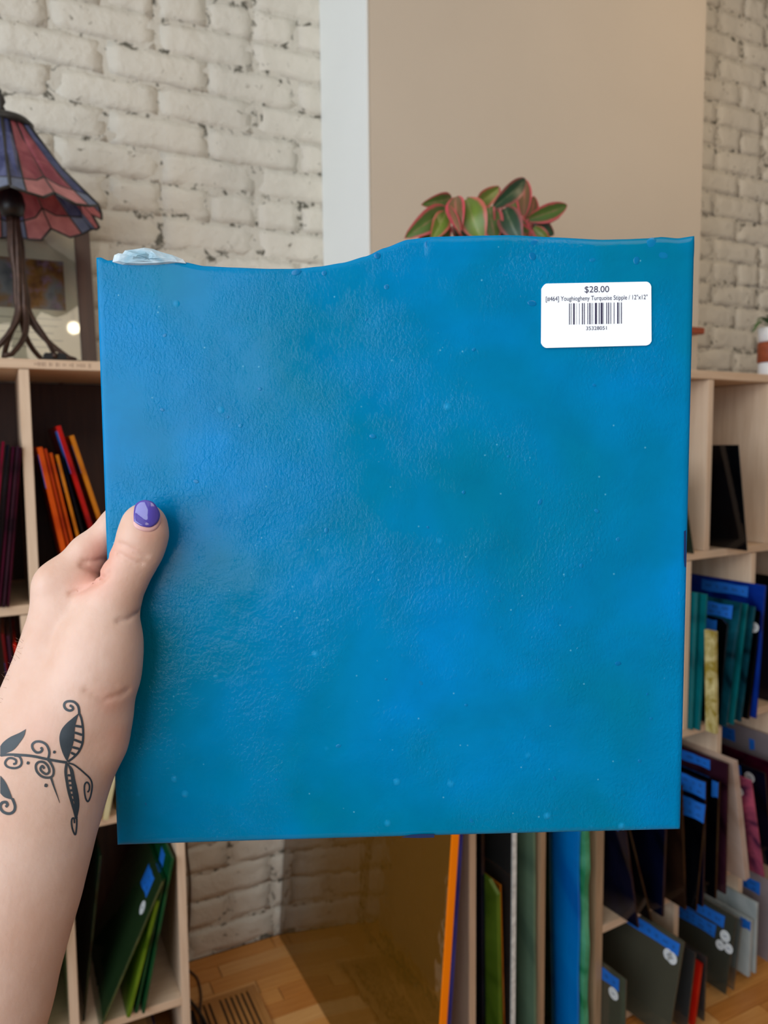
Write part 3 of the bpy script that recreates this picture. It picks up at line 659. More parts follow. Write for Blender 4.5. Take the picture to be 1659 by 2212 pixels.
put('light_bulb', lathe_me('light_bulb', [(.012, .42), (.02, .43), (.029, .45), (.026, .468), (.01, .475)], 20), M['white_pot'], lamp)
# twisted trunk: several intertwined stems that splay into roots
for k in range(6):
    a0 = k*math.pi/3; pts, rd = [], []
    for i in range(26):
        t = i/25; z = .30-.30*t*1.0; tw = a0+2.4*(1-t)
        if z > .12: r = .0085+.0015*math.sin(z*60)
        else: r = .0085+((.12-z)/.12)**1.6*.085
        pts.append((r*math.cos(tw), r*math.sin(tw), max(z, .0062+abs(r*math.cos(tw))*.058*(1 if math.cos(tw) < 0 else 0)))); rd.append(.0068 if z > .12 else .0068-.0018*((.12-z)/.12))
    put('trunk_stem', tube_me('trunk_stem', pts, rd, 10), M['bronze'], lamp)
# lamp cable with inline switch
swq = .315
sws, swz = WF.hit(118, 760, swq)
cab = tube_me('lamp_cable', [WF.p(*a) for a in [(v.x, v.y, v.z) for v in spline([(-.93, .27, 1.6105), (-.90, .30, 1.6105), (sws-.025, swq, 1.6125), (sws, swq, 1.614), (sws+.025, swq-.005, 1.6115), (-.84, .30, 1.6105), (-.79, .27, 1.6105), (-.75, .22, 1.6105)], 8)]], .0025, 8)
cb = empty('lamp_cable', WF.p(sws, swq, 1.61)); tag(cb, 'black lamp cable with an inline switch lying on the left shelf top', 'cable')
c1 = put('cable', cab, M['black'], cb); c1.matrix_parent_inverse = Matrix.Translation(-cb.location)
sw = box('switch', -.022, .022, -.008, .008, .0, .016, M['black'], cb, .003); sw.location = (0, 0, -.0015); sw.rotation_euler = (0, 0, WTH)
# framed picture behind it
pf = empty('picture_frame', WF.p(WF.hit(208, 765, .08)[0], .08, 1.608), WTH); pf.rotation_euler = (math.radians(-10.2), 0, WTH)
tag(pf, 'dark wooden picture frame with a small painting print, leaning on the wall behind the lamp', 'picture')
FW, FH, FB = .47, .425, .034
box('frame_stile', -FB, 0, -.022, 0, 0, FH, M['dark_frame'], pf, .002); box('frame_stile', -FW, -FW+FB, -.022, 0, 0, FH, M['dark_frame'], pf, .002)
box('frame_rail', -FW+FB, -FB, -.022, 0, 0, FB*.5, M['dark_frame'], pf, .002); box('frame_rail', -FW+FB, -FB, -.022, 0, FH-FB, FH, M['dark_frame'], pf, .002)
mb = box('mat_board', -FW+FB, -FB, -.010, -.004, FB*.5, FH-FB, M['cream_mat'], pf)
box('painting_print', -FW+.06, -.062, -.0106, -.0101, .145, .265, M['painting'], mb)
for i in range(5): box('text_line', -FW+.07, -.072-(i % 3)*.01, -.0105, -.0101, .122-i*.017, .1235-i*.017, M['ink'], mb)
gm = cg('picture_glazing', (250, 250, 248), (255, 255, 255), .0, 1.0, .03)
for n_ in gm.node_tree.nodes:
    if n_.bl_idname == 'ShaderNodeBump': n_.inputs['Strength'].default_value = .0
box('glazing', -FW+FB, -FB, -.0128, -.0118, FB*.5, FH-FB, gm, pf)
# pendant globe behind the camera that shows as a glint in the picture glazing
gp = camp(160, 706, 1.0); 
nn = Vector((math.sin(WTH)*math.cos(math.radians(10.2)), -math.cos(WTH)*math.cos(math.radians(10.2)), math.sin(math.radians(10.2))))
s_, z_ = WF.hit(160, 706, .085); Pg = WF.p(s_, .085, z_); vd = (Pg-CAM).normalized(); rd_ = vd-2*vd.dot(nn)*nn
gl_ = Pg+rd_*3.2
em = bpy.data.materials.new('warm_globe_glow'); em.use_nodes = True; eb = em.node_tree.nodes['Principled BSDF']
eb.inputs['Emission Color'].default_value = (1, .86, .62, 1); eb.inputs['Emission Strength'].default_value = 40; eb.inputs['Base Color'].default_value = (1, .95, .85, 1)
pend = empty('pendant_lamp', gl_); tag(pend, 'glowing round pendant globe hanging behind the camera', 'lamp')
put('globe', lathe_me('globe', [(.001+.034*math.sin(math.pi*i/12), -.034*math.cos(math.pi*i/12)) for i in range(13)], 20), em, pend)
put('cord', tube_me('cord', [(0, 0, .034), (0, 0, 3.5-gl_.z)], .003, 6), M['black'], pend)

# ------------------------------------------------------------------ plants
def leaf_mat(name, mid, edge, vein):
    m, nt, b = new_mat(name); a = node(nt, 'ShaderNodeAttribute', attribute_name='rim'); v = coords(nt)
    n = noise_n(nt, v, 60, 3); ad = node(nt, 'ShaderNodeMath', operation='MULTIPLY_ADD'); nt.links.new(n, ad.inputs[0]); ad.inputs[1].default_value = .3
    nt.links.new(a.outputs['Fac'], ad.inputs[2])
    c = ramp(nt, ad.outputs[0], [(.12, L(vein)), (.26, L(mid)), (.80, L(tuple(x*.85 for x in mid))), (1.0, L(edge))])
    nt.links.new(c, b.inputs['Base Color']); b.inputs['Roughness'].default_value = .38; return m
LM = [leaf_mat('green_pink_leaf', (88, 118, 52), (198, 88, 92), (150, 120, 90)), leaf_mat('dark_green_leaf', (44, 78, 50), (150, 80, 76), (110, 120, 90)),
      leaf_mat('red_green_leaf', (122, 92, 56), (206, 70, 84), (196, 100, 96)), leaf_mat('bright_green_leaf', (112, 136, 46), (190, 96, 80), (150, 150, 90))]
def leaf_mesh(base, tip, hw, bend, face, N=14, W=4):
    base, tip = Vector(base), Vector(tip); ax = tip-base; ln = ax.length; t = ax.normalized(); side = t.cross(face).normalized(); up = side.cross(t).normalized()
    vs, fs, rim = [], [], []
    for th in (0, 1):
        for i in range(N+1):
            u = i/N; w_ = hw*(math.sin(math.pi*min(1, u*.93+.05))**.75)*(1-u*.18)
            if u > .97: w_ *= .25
            c = base+ax*u+up*(bend*ln*math.sin(math.pi*u))
            for j in range(-W, W+1):
                x = j/W; vs.append(c+side*(x*w_)+up*(abs(x)*w_*.22)-up*(.0006*th)); rim.append(abs(x)**1.0 if u < .9 else max(abs(x), (u-.9)*9))
    n1 = (N+1)*(2*W+1); RW = 2*W+1
    for th in (0, 1):
        for i in range(N):
            for j in range(2*W):
                a = th*n1+i*RW+j; f = (a, a+1, a+RW+1, a+RW); fs.append(f if th == 0 else f[::-1])
    me = mesh('leaf', vs, fs, True); at = me.attributes.new('rim', 'FLOAT', 'POINT'); at.data.foreach_set('value', rim); return me
PQ = -.17
plant = empty('potted_plant', RF.p(.40, PQ, 1.602)); tag(plant, 'potted pink-edged green leafy plant standing on the rack behind the turquoise sheet', 'plant')
def pl(o): o.matrix_parent_inverse = Matrix.Translation(-plant.location); return o
pot = put('pot', lathe_me('pot', [(.045, .001), (.05, .003), (.062, .10), (.067, .102), (.067, .115), (.060, .115), (.058, .10), (.001, .098)], 32), M['grey_pot'], plant)
put('soil', lathe_me('soil', [(.057, .100), (.05, .104), (.001, .106)], 24), M['soil'], plant)
def PP(cx, cy, dq=0):     # crop coordinates of the plant -> world
    px, py = 840+cx*.2411, 370+cy*.2411; s, z = RF.hit(px, py, PQ+dq); return RF.p(s, PQ+dq, z)
tc = (CAM-RF.p(.4, PQ, 1.9)).normalized()
PX = .2411*1.66/1660*1.05
LV = [((560, 240), (290, 300), 52, .12, 0, 0, .02, .35), ((520, 340), (140, 600), 78, .12, 0, .03, .05, .1), ((510, 370), (380, 620), 62, .1, 3, .05, .07, .2),
      ((600, 230), (640, 540), 66, .15, 2, .05, .09, -.2), ((700, 250), (840, 640), 105, .18, 3, .06, .10, -.1), ((990, 150), (790, 320), 60, -.1, 3, -.03, .02, .2),
      ((940, 320), (1225, 68), 66, .1, 1, .05, .04, .3), ((1210, 400), (1225, 75), 58, .05, 2, .0, -.03, -.3), ((1250, 430), (1600, 305), 66, .1, 0, .02, .05, .3),
      ((1270, 440), (1540, 400), 50, -.1, 1, -.02, .0, .3), ((1290, 470), (1480, 570), 60, .1, 1, .0, .03, .2), ((1040, 330), (1180, 640), 86, .15, 1, .05, .09, -.2),
      ((900, 320), (960, 640), 84, .1, 0, .02, .05, -.1), ((1130, 230), (1100, 420), 62, .1, 0, -.04, -.02, 0), ((1240, 600), (1300, 220), 55, .1, 2, -.02, -.04, .1),
      ((700, 240), (790, 300), 26, .1, 0, -.03, -.03, 0), ((1300, 500), (1440, 640), 44, .1, 3, .03, .05, 0), ((480, 420), (520, 680), 52, .1, 0, .03, .05, 0),
      ((850, 420), (760, 660), 70, .1, 1, -.02, .02, 0), ((1000, 420), (1040, 690), 75, .1, 1, .0, .04, 0), ((640, 430), (690, 700), 70, .1, 1, .0, .04, 0),
      ((1180, 430), (1240, 680), 50, .1, 2, .03, .05, 0), ((540, 310), (640, 560), 28, .02, 2, .08, .10, .6), ((1130, 470), (1330, 760), 70, .1, 0, .03, .05, 0), ((450, 500), (250, 760), 70, .1, 0, .02, .04, 0)]
for (b_, t_, hw, bend, mi, dq0, dq1, tw) in LV:
    B, T = PP(*b_, dq0), PP(*t_, dq1); f = (tc+RF.d*tw).normalized()
    pl(put('leaf', leaf_mesh(B, T, hw*PX*1.35, bend, f), LM[mi], plant))
stem_m = simple('pink_stem', (190, 96, 96), .5)
for (b_, *_r) in LV[:15]:
    B = PP(*b_, _r[4]); root_ = RF.p(.40+R_.uniform(-.03, .03), PQ+R_.uniform(-.03, .03), 1.702); mid = (B+root_)/2+Vector((R_.uniform(-.02, .02), 0, .02))
    pl(put('stem', tube_me('stem', spline([root_, mid, B], 6), .0028, 6), stem_m, plant))
# small plant at the right edge
ps, pz = RF.hit(1652, 738, -.2); pc = RF.p(ps+.045, -.2, 0)
zz0 = 1.602; z_b = RF.hit(1656, 783, -.2)[1]; z_p = RF.hit(1652, 738, -.2)[1]; z_t = RF.hit(1652, 707, -.2)[1]
blk = tag(put('planter_stand', lathe_me('planter_stand', [(.038, 0), (.042, .002), (.042, z_b-zz0-.002), (.04, z_b-zz0)], 28), M['white_pot']), 'white round stand under the small plant at the right edge', 'stand'); blk.location = (pc.x, pc.y, zz0+.0005)
wd = tag(put('wooden_riser', lathe_me('wooden_riser', [(.043, 0), (.045, .002), (.045, z_p-z_b-.003), (.043, z_p-z_b-.001)], 28), M['board_brown']), 'brown wooden riser between white stand and white pot at the right edge', 'riser'); wd.location = (pc.x, pc.y, z_b+.001)
sp = empty('potted_plant', (pc.x, pc.y, z_p+.001)); tag(sp, 'small green plant in a white pot at the photo\'s right edge, on a brown riser', 'plant')
hh = z_t-z_p
put('pot', lathe_me('pot', [(.040, 0), (.043, .002), (.046, hh), (.042, hh), (.040, hh-.006), (.001, hh-.007)], 32), M['white_pot'], sp)
gm_ = leaf_mat('plain_green_leaf', (58, 104, 48), (80, 110, 60), (90, 130, 70)); ctr = Vector((0, 0, hh-.006))
for i in range(11):
    a = i*2.4+2.9; rr_ = .05+.02*R_.random(); tip = Vector((rr_*math.cos(a), rr_*math.sin(a), hh+.03+.02*R_.random()-(.035 if i % 4 == 1 else 0)))
    put('leaf', leaf_mesh(ctr+Vector((math.cos(a), math.sin(a), 0))*.01, tip, .009, .25, Vector((0, 0, 1)), 8, 2), gm_, sp)
d0 = -RF.d
for (px, py, qq) in ((1633, 696, 0), (1625, 720, .01)):
    s, z = RF.hit(px, py, -.2+qq); T = RF.p(s, -.2+qq, z)-sp.location
    put('leaf', leaf_mesh(ctr+d0*.01+Vector((0, 0, .01)), T, .0075, .22, Vector((0, 0, 1)), 10, 2), gm_, sp)
# wooden wall shelf on the column
e_s, e_z = WF.hit(1522, 722, .38); ws = empty('wall_shelf', WF.p(e_s, COL_Q, e_z), WTH); tag(ws, 'reddish brown wooden wall shelf on the column, its end just right of the turquoise sheet', 'shelf')
e_z2 = WF.hit(1522, 708, .38)[1]
box('board', -.62, 0, -.088, -.001, 0, e_z2-e_z, M['board_brown'], ws, .002); box('bracket', -.5, -.48, -.07, -.001, -.06, -.0005, M['lead'], ws); box('bracket', -.15, -.13, -.07, -.001, -.06, -.0005, M['lead'], ws)
# cable on wall and floor
def wq(px, py, q): s, z = WF.hit(px, py, q); return WF.p(s, q, z)
def onfloor(px, py, z=.003): r = ray(px, py); return CAM+r*((z-EYE)/r.z)
pts = [wq(398, 1600, .012), wq(400, 1750, .012), wq(403, 1835, .012), wq(410, 1900, .014), wq(409, 1980, .012), wq(402, 2050, .012), wq(399, 2085, .014), onfloor(408, 2096), onfloor(426, 2115), onfloor(434, 2150, .009), onfloor(432, 2190, .010), onfloor(436, 2240, .010)]
tag(put('power_cable', tube_me('power_cable', spline(pts, 8), .0032, 8), M['cable']), 'thin brown power cable running down the brick wall and curling over the floor', 'cable')
pts = [onfloor(380, 2120), onfloor(400, 2148), onfloor(425, 2180, .017), onfloor(446, 2215, .010), onfloor(460, 2260, .010)]
tag(put('extension_cable', tube_me('extension_cable', spline(pts, 8), .004, 8), M['black']), 'short dark cable on the wooden floor beside the left shelf\'s side panel', 'cable')
# wooden floor vent
vent = empty('floor_vent', WF.p(-.50, .19, 0), WTH); tag(vent, 'slotted wooden floor vent beside the amber sheet, near the left shelf', 'vent')
vm = wood('vent_wood', (160, 104, 46), (184, 128, 66), 1, .35, 6)
VL = .165; VW_ = .28
box('slot_shade_plate', -VL, .0, -VW_, 0, .0004, .001, M['dark_slot'], vent)  # flat dark plate, painted in for the shade inside the open slots
for i in range(11):
    x1 = -.0005-i*.0142
    if i in (6, 7): continue
    box('slat', x1-.0085, x1, -VW_, 0, .001, .005, vm, vent)
box('slat', -.0005-8*.0142+.0057, -.0005-5*.0142-.0085-.0057, -VW_, 0, .001, .005, vm, vent)
box('border', -VL-.014, .014, .0, .014, .0004, .005, vm, vent); box('border', 0, .014, -VW_, 0, .0004, .005, vm, vent); box('border', -VL-.014, -VL, -VW_, 0, .0004, .005, vm, vent)

# ------------------------------------------------------------------ the turquoise sheet (held up)
PA, PB = .4019, -.0801                       # sheet front face: depth = PA + PB*Y in the lens frame
def sdepth(py): v = (1106-py)/F_PX; return PA/(1-PB*v)
def spt(px, py, off=0.0):                    # world point on the sheet, lifted 'off' towards the viewer
    z = sdepth(py); p = CAM+ray(px, py)*z; return p+SN*off
SN = (Uw*(PB)*-1 - Fw*1.0); SN = Vector((Uw*PB - Fw)); SN = (-(Fw - Uw*PB)).normalized()
TOPE = [(207, 556), (216, 555), (232, 562), (250, 561), (275, 560), (300, 562), (340, 560), (380, 560), (400, 566), (440, 574), (500, 577), (580, 580), (640, 580), (690, 575), (740, 567), (790, 553), (830, 535), (880, 517), (930, 511), (1000, 509), (1050, 508), (1100, 507), (1200, 512), (1300, 517), (1350, 516), (1400, 514), (1430, 511), (1465, 514), (1501, 509)]
def topy(x):
    for a, b in zip(TOPE, TOPE[1:]):
        if a[0] <= x <= b[0]:
            t = (x-a[0])/(b[0]-a[0]); return a[1]+(b[1]-a[1])*(t*t*(3-2*t)*.4+t*.6)
    return TOPE[-1][1]
NX, NY = 260, 260; T_ = .003
vs = []; org = spt(850, 1150)
def edge_in(i, N, d): return min(i, N-i)/N*.30
for face in (0, 1):
    for j in range(NY+1):
        t = j/NY
        for i in range(NX+1):
            u = i/NX; tx = 207+(1501-207)*u; ty = topy(tx); bx = 253+(1470-253)*u; by = 1826+(1792-1826)*u-1.5*math.sin(math.pi*u)
            p = spt(bx, by).lerp(spt(tx, ty), t)
            e = min(edge_in(i, NX, 0), edge_in(j, NY, 0))
            if face == 0:
                w_ = noise.noise(Vector((u*9, t*9, 0)))*.00030+noise.noise(Vector((u*30, t*30, 3)))*.00007+noise.noise(Vector((u*95, t*95, 8)))*.00002
                off = w_*min(1, e/.01) - (.0007*max(0, 1-e/.0022) if e < .0022 else 0)
                if t > .965 and i > NX*.55: off += .0004*max(0, math.sin((t-.965)/.035*math.pi))
            else: off = -T_+(.0005 if e < .001 else 0)
            vs.append(p+SN*off-org)
W1 = NX+1; N1 = W1*(NY+1); fs = []
for j in range(NY):
    for i in range(NX):
        a = j*W1+i; fs.append((a, a+1, a+W1+1, a+W1)); fs.append((N1+a, N1+a+W1, N1+a+W1+1, N1+a+1))
for i in range(NX): fs.append((i, N1+i, N1+i+1, i+1)); a = NY*W1+i; fs.append((a, a+1, N1+a+1, N1+a))
for j in range(NY): a = j*W1; fs.append((a, a+W1, N1+a+W1, N1+a)); a = j*W1+NX; fs.append((a, N1+a, N1+a+W1, a+W1))
# in the sheet's own axes so the texture lies in its plane
ex = Rw; ey = SN.cross(ex).normalized(); ey = -ey if ey.z < 0 else ey
SM = Matrix((ex, ey, SN)).to_3x3(); SR = SM.transposed()
gs = empty('turquoise_glass_sheet', org); gs.rotation_euler = SR.to_euler()
tag(gs, 'large square turquoise stippled glass sheet with wavy top edge and white price label, held up', 'glass sheet')
me = bpy.data.meshes.new('pane'); me.from_pydata([tuple(SM @ v) for v in vs], [], fs); me.polygons.foreach_set('use_smooth', [True]*len(me.polygons)); me.update()
put('pane', me, M['turquoise'], gs)
def SL(px, py, off=0): return SM @ (spt(px, py, off)-org)
# broken whitish chip on the top left edge
cp = [(243, 566), (247, 551), (256, 547), (262, 552), (270, 541), (288, 539), (312, 535), (330, 538), (350, 545), (372, 551), (395, 560), (402, 569), (380, 568), (340, 572), (300, 573), (265, 572)]
cx_, cy_ = 320, 560; vs = []; rings = 5; rr = random.Random(3)
for r in range(rings+1):
    for (x, y) in cp:
        f = 1-r/rings; off = .0006+.0012*math.sin(math.pi*min(1, (1-f)*.9))+rr.uniform(-.0005, .0005)*(r > 0)
        vs.append(SL(cx_+(x-cx_)*f, cy_+(y-cy_)*f, off if r else .0001))
n = len(cp); fs = []
for r in range(rings):
    for i in range(n): fs.append((r*n+i, r*n+(i+1) % n, (r+1)*n+(i+1) % n, (r+1)*n+i))
b0 = len(vs)
for (x, y) in cp: vs.append(SL(x, y, -.0028))
for i in range(n): fs.append((i, b0+i, b0+(i+1) % n, (i+1) % n))
fs.append(tuple(b0+i for i in range(n)))
ch = put('chipped_edge', mesh('chipped_edge', vs, fs), M['chip'], gs); ch['label'] = 'frosty broken edge'
# flakes and bubbles lying on the surface
rb = random.Random(11)
for i in range(46):
    if i < 12: x, y = [(1406, 531), (1432, 547), (1375, 562), (1152, 529), (1150, 551), (1280, 560), (640, 588), (815, 552), (1149, 655), (925, 530), (700, 590), (835, 620)][i]; r = (.0030, .0028, .0016, .0026, .0018, .0014, .0016, .0017, .0014, .0017, .0013, .0013)[i]
    else: x, y = rb.uniform(270, 1440), rb.uniform(620, 1780); r = rb.uniform(.0005, .0011)
    if 1160 < x < 1415 and 600 < y < 760: continue
    if x < 380 and 1060 < y < 1660: continue
    c = SL(x, y, 0); vs = []; fs = []; N = 12; an = rb.uniform(0, 3); el = rb.uniform(1, 1.7)
    for k in range(4):
        f = math.cos(k/4*math.pi/2); hz = math.sin(k/4*math.pi/2)*r*.11
        for j in range(N):
            a = 2*math.pi*j/N; xx, yy = r*f*el*math.cos(a), r*f*math.sin(a); vs.append(c+Vector((xx*math.cos(an)-yy*math.sin(an), xx*math.sin(an)+yy*math.cos(an), hz+.0001)))
    for k in range(3):
        for j in range(N): fs.append((k*N+j, k*N+(j+1) % N, (k+1)*N+(j+1) % N, (k+1)*N+j))
    fs.append(tuple(3*N+j for j in range(N)))
    put('bubble', mesh('bubble', vs, fs, True), M.setdefault('bubble', og('glass_bubble', (16, 158, 212), (0, 142, 200), .2, 60, .5)), gs)
# marker marks on the cut edges
def strip(name, poly, off, mat, parent, th=.0002):
    n = len(poly); v2 = [SL(x, y, off) for x, y in poly]+[SL(x, y, off-th) for x, y in poly]
    f2 = [tuple(range(n)), tuple(n+i for i in range(n-1, -1, -1))]+[(i, (i+1) % n, n+(i+1) % n, n+i) for i in range(n)]
    return put(name, mesh(name, v2, f2), mat, parent)
mk = strip('marker_mark', [(868, 1808), (885, 1803), (910, 1801), (938, 1801), (938, 1808), (905, 1809)], .0006, M['bluemark'], gs); mk['label'] = 'dark marker stroke on the bottom edge'
mk = strip('marker_mark', [(1477, 1147), (1481, 1145), (1482, 1180), (1481, 1226), (1478, 1223), (1476.5, 1205)], .0006, M['bluemark'], gs); mk['label'] = 'dark marker stroke on the right edge'
# price label
def LB(u, v):   # label crop coordinates -> pixels
    return 1150+u*280/1659, 590+v*180/1066
cor = [(112, 205, 145, 140, 180, 138), (1450, 114, 1500, 120, 1514, 175), (1518, 870, 1500, 920, 1450, 928), (175, 960, 130, 950, 108, 895)]
poly = []
for a in cor:
    p0, p1, p2 = Vector((a[0], a[1])), Vector((a[2], a[3])), Vector((a[4], a[5]))
    for k in range(7): t = k/6; p = p0*(1-t)**2+p1*2*t*(1-t)+p2*t*t; poly.append(LB(p.x, p.y))
lab = strip('price_label', poly, .0009, M['label'], gs, .0007); lab['label'] = 'white rounded price label'
ax0, ax1 = Vector(LB(0, 0)), None
slope = math.atan2(-(114-138), 1450-180)
def text_mesh(txt, cu, cv_, width=None, height=None):
    cd = bpy.data.curves.new('t', 'FONT'); cd.body = txt; cd.size = 1; cd.align_x = 'LEFT'
    o = bpy.data.objects.new('t', cd); COL.objects.link(o); bpy.context.view_layer.update()
    dg = bpy.context.evaluated_depsgraph_get(); m_ = bpy.data.meshes.new_from_object(o.evaluated_get(dg)); COL.objects.unlink(o); bpy.data.objects.remove(o)
    X = [v.co.x for v in m_.vertices]; Y = [v.co.y for v in m_.vertices]; x0, x1, y0, y1 = min(X), max(X), min(Y), max(Y)
    k = width/(x1-x0); kh = (height/(y1-y0)) if height else k
    for v in m_.vertices:
        dx, dy = (v.co.x-(x0+x1)/2)*k, (v.co.y-(y0+y1)/2)*kh
        u_ = cu+dx*math.cos(slope)-0; v_ = cv_-dy-dx*math.sin(slope); v.co = SL(*LB(u_, v_), .00105)
    return m_
put('price_text', text_mesh('$28.00', 818, 217, 312, 92), M['print'], lab)
put('name_text', text_mesh('[#464] Youghiogheny Turquoise Stipple / 12"x12"', 815, 330, 1298, 78), M['print'], lab)
put('number_text', text_mesh('35328051', 812, 707, 262, 46), M['print'], lab)
BARS = [(468, 10), (490, 6), (525, 20), (560, 3), (594, 5), (633, 12), (658, 10), (702, 8), (728, 14), (747, 4), (766, 5), (806, 26), (848, 10), (879, 26), (902, 5), (943, 10), (968, 12), (995, 8), (1037, 8), (1086, 18), (1108, 5), (1132, 10)]
vs, fs = [], []
for x, w_ in BARS:
    sh = -(x-800)*math.tan(slope); y0, y1 = 385+sh, 656+sh; a = len(vs)
    vs += [SL(*LB(x-w_/2, y0), .00105), SL(*LB(x+w_/2, y0), .00105), SL(*LB(x+w_/2, y1), .00105), SL(*LB(x-w_/2, y1), .00105)]; fs.append((a, a+1, a+2, a+3))
put('barcode', mesh('barcode', vs, fs), M['print'], lab)

# ------------------------------------------------------------------ arm and hand holding the sheet
def build_arm():
    h = .001
    lo = np.array([-.262, -.335, .285]); hi = np.array([-.088, .020, .475]); dims = np.ceil((hi-lo)/h).astype(int)
    xs, ys, zs = [(lo[i]+np.arange(dims[i])*h).astype(np.float32) for i in range(3)]
    Fd = np.full(dims, .02, np.float32)
    def C(px, py, z): return np.array([(px-829.5)/F_PX*z, (1106-py)/F_PX*z, z])
    def cone(p1, r1, p2, r2, flat=1.0, k=.006):
        a, b = C(*p1), C(*p2); r1 = r1*p1[2]/F_PX; r2 = r2*p2[2]/F_PX; R = max(r1, r2)+.014
        i0 = np.maximum(((np.minimum(a, b)-R-lo)/h).astype(int), 0); i1 = np.minimum(((np.maximum(a, b)+R-lo)/h).astype(int)+1, dims)
        if (i1 <= i0).any(): return
        sl = tuple(slice(i0[i], i1[i]) for i in range(3))
        X = xs[sl[0]][:, None, None]; Y = ys[sl[1]][None, :, None]; Z = zs[sl[2]][None, None, :]/flat
        az, bz = a[2]/flat, b[2]/flat; d = np.array([b[0]-a[0], b[1]-a[1], bz-az]); dd = (d*d).sum()+1e-12
        t = np.clip(((X-a[0])*d[0]+(Y-a[1])*d[1]+(Z-az)*d[2])/dd, 0, 1)
        D = np.sqrt((X-a[0]-t*d[0])**2+(Y-a[1]-t*d[1])**2+(Z-az-t*d[2])**2)-(r1+(r2-r1)*t)
        if flat < 1: D = D*(.5+.5*flat)
        A = Fd[sl]; hh_ = np.clip(.5+.5*(A-D)/k, 0, 1); Fd[sl] = (A*(1-hh_)+D*hh_)-k*hh_*(1-hh_)
    def chain(pts, flat=1.0, k=.006):
        for a, b in zip(pts, pts[1:]): cone(a[:3], a[3], b[:3], b[3], flat, k)
    # forearm
    chain([(-128, 2620, .335, 165), (-75, 2212, .350, 150), (-42, 2100, .355, 146), (0, 1960, .363, 142), (30, 1860, .370, 138), (58, 1770, .380, 132), (88, 1690, .390, 126), (104, 1610, .398, 118)], .78, .012)
    # wrist to palm body
    chain([(104, 1610, .398, 118), (112, 1545, .402, 102), (122, 1480, .405, 86), (138, 1400, .405, 76), (150, 1335, .407, 66), (140, 1290, .409, 52)], .80, .012)
    # thumb side (front of the sheet)
    chain([(312, 1131, .3915, 43), (310, 1152, .3905, 46), (300, 1190, .3915, 43), (279, 1228, .3930, 42), (259, 1268, .3940, 44), (238, 1318, .3945, 54), (218, 1380, .3930, 74), (205, 1450, .393, 78)], .85, .007)
    chain([(238, 1390, .3915, 62), (232, 1460, .3935, 58)], .85, .007)
    chain([(205, 1450, .393, 78), (170, 1530, .395, 92), (130, 1610, .396, 100)], .85, .012)
    chain([(222, 1556, .3955, 55), (205, 1600, .396, 58), (150, 1680, .394, 70)], .85, .008)
    # fingers behind the sheet
    zb_ = lambda py, r: sdepth(py)+.003+r*sdepth(py)/F_PX*.93
    chain([(127, 1262, .408, 41), (190, 1196, .413, 38), (258, 1132, .4165, 36), (330, 1088, .4165, 32), (382, 1062, zb_(1062, 29), 29)], 1, .005)
    chain([(140, 1330, .425, 46), (225, 1238, .426, 37), (320, 1192, .424, 34), (400, 1160, .4195, 32), (456, 1142, zb_(1142, 29), 29)], 1, .005)
    chain([(150, 1400, .434, 46), (235, 1322, .434, 36), (330, 1290, .430, 34), (405, 1268, .4225, 31), (456, 1256, zb_(1256, 28), 28)], 1, .005)
    chain([(160, 1460, .436, 44), (240, 1402, .436, 33), (320, 1385, .431, 30), (385, 1370, .423, 27), (424, 1364, zb_(1364, 25), 25)], 1, .005)
    chain([(127, 1262, .409, 40), (150, 1400, .432, 46), (150, 1520, .424, 70), (120, 1610, .41, 80)], 1, .012)
    chain([(215, 1300, .4015, 30), (180, 1262, .409, 34)], 1, .010)       # web between thumb and index finger
    chain([(160, 1460, .436, 44), (200, 1520, .428, 48), (170, 1600, .415, 60)], 1, .010)
    # skin folds: shallow grooves following image-space lines on the near side
    X = xs[:, None]; 
    def fold(line, amp, wpx, zmax=.43):
        L_ = np.array(line, float); x0, y0 = L_.min(0)-wpx*3; x1, y1 = L_.max(0)+wpx*3
        zc = .398; gx0 = max(int(((x0-829.5)/F_PX*zc-lo[0]-.01)/h), 0); gx1 = min(int(((x1-829.5)/F_PX*zc-lo[0]+.01)/h), dims[0])
        gy0 = max(int(((1106-y1)/F_PX*zc-lo[1]-.01)/h), 0); gy1 = min(int(((1106-y0)/F_PX*zc-lo[1]+.01)/h), dims[1])
        gz1 = min(int((zmax-lo[2])/h), dims[2])
        XX = xs[gx0:gx1][:, None, None]; YY = ys[gy0:gy1][None, :, None]; ZZ = zs[:gz1][None, None, :]
        px = XX/ZZ*F_PX+829.5; py = 1106-YY/ZZ*F_PX; best = np.full(px.shape, 1e9, np.float32)
        for (ax, ay), (bx, by) in zip(line, line[1:]):
            dx, dy = bx-ax, by-ay; t = np.clip(((px-ax)*dx+(py-ay)*dy)/(dx*dx+dy*dy), 0, 1)
            best = np.minimum(best, (px-ax-t*dx)**2+(py-ay-t*dy)**2)
        Fd[gx0:gx1, gy0:gy1, :gz1] += amp*np.exp(-best/(wpx*wpx))
    fold([(259, 1174), (275, 1180), (296, 1192), (316, 1201)], .0011, 5, .39)
    fold([(257, 1196), (280, 1210), (306, 1217)], .0011, 5, .39)
    fold([(262, 1186), (285, 1198)], .0003, 4, .39)
    fold([(255, 1342), (275, 1338), (300, 1322)], .0012, 5, .397)
    fold([(185, 1492), (225, 1512), (262, 1500), (276, 1490)], .0009, 6, .397)
    fold([(215, 1470), (250, 1480)], .0003, 6, .397)
    fold([(232, 1205), (205, 1212), (182, 1212)], .0012, 5)
    fold([(225, 1250), (200, 1232), (176, 1222)], .0014, 5)
    fold([(152, 1284), (185, 1272), (220, 1254), (236, 1238)], .0012, 5)
    fold([(292, 1140), (315, 1147), (340, 1140)], .0003, 5, .39)
    # slot left free for the sheet
    Yg = ys[None, :, None]; Zg = zs[None, None, :]; Xg = xs[:, None, None]
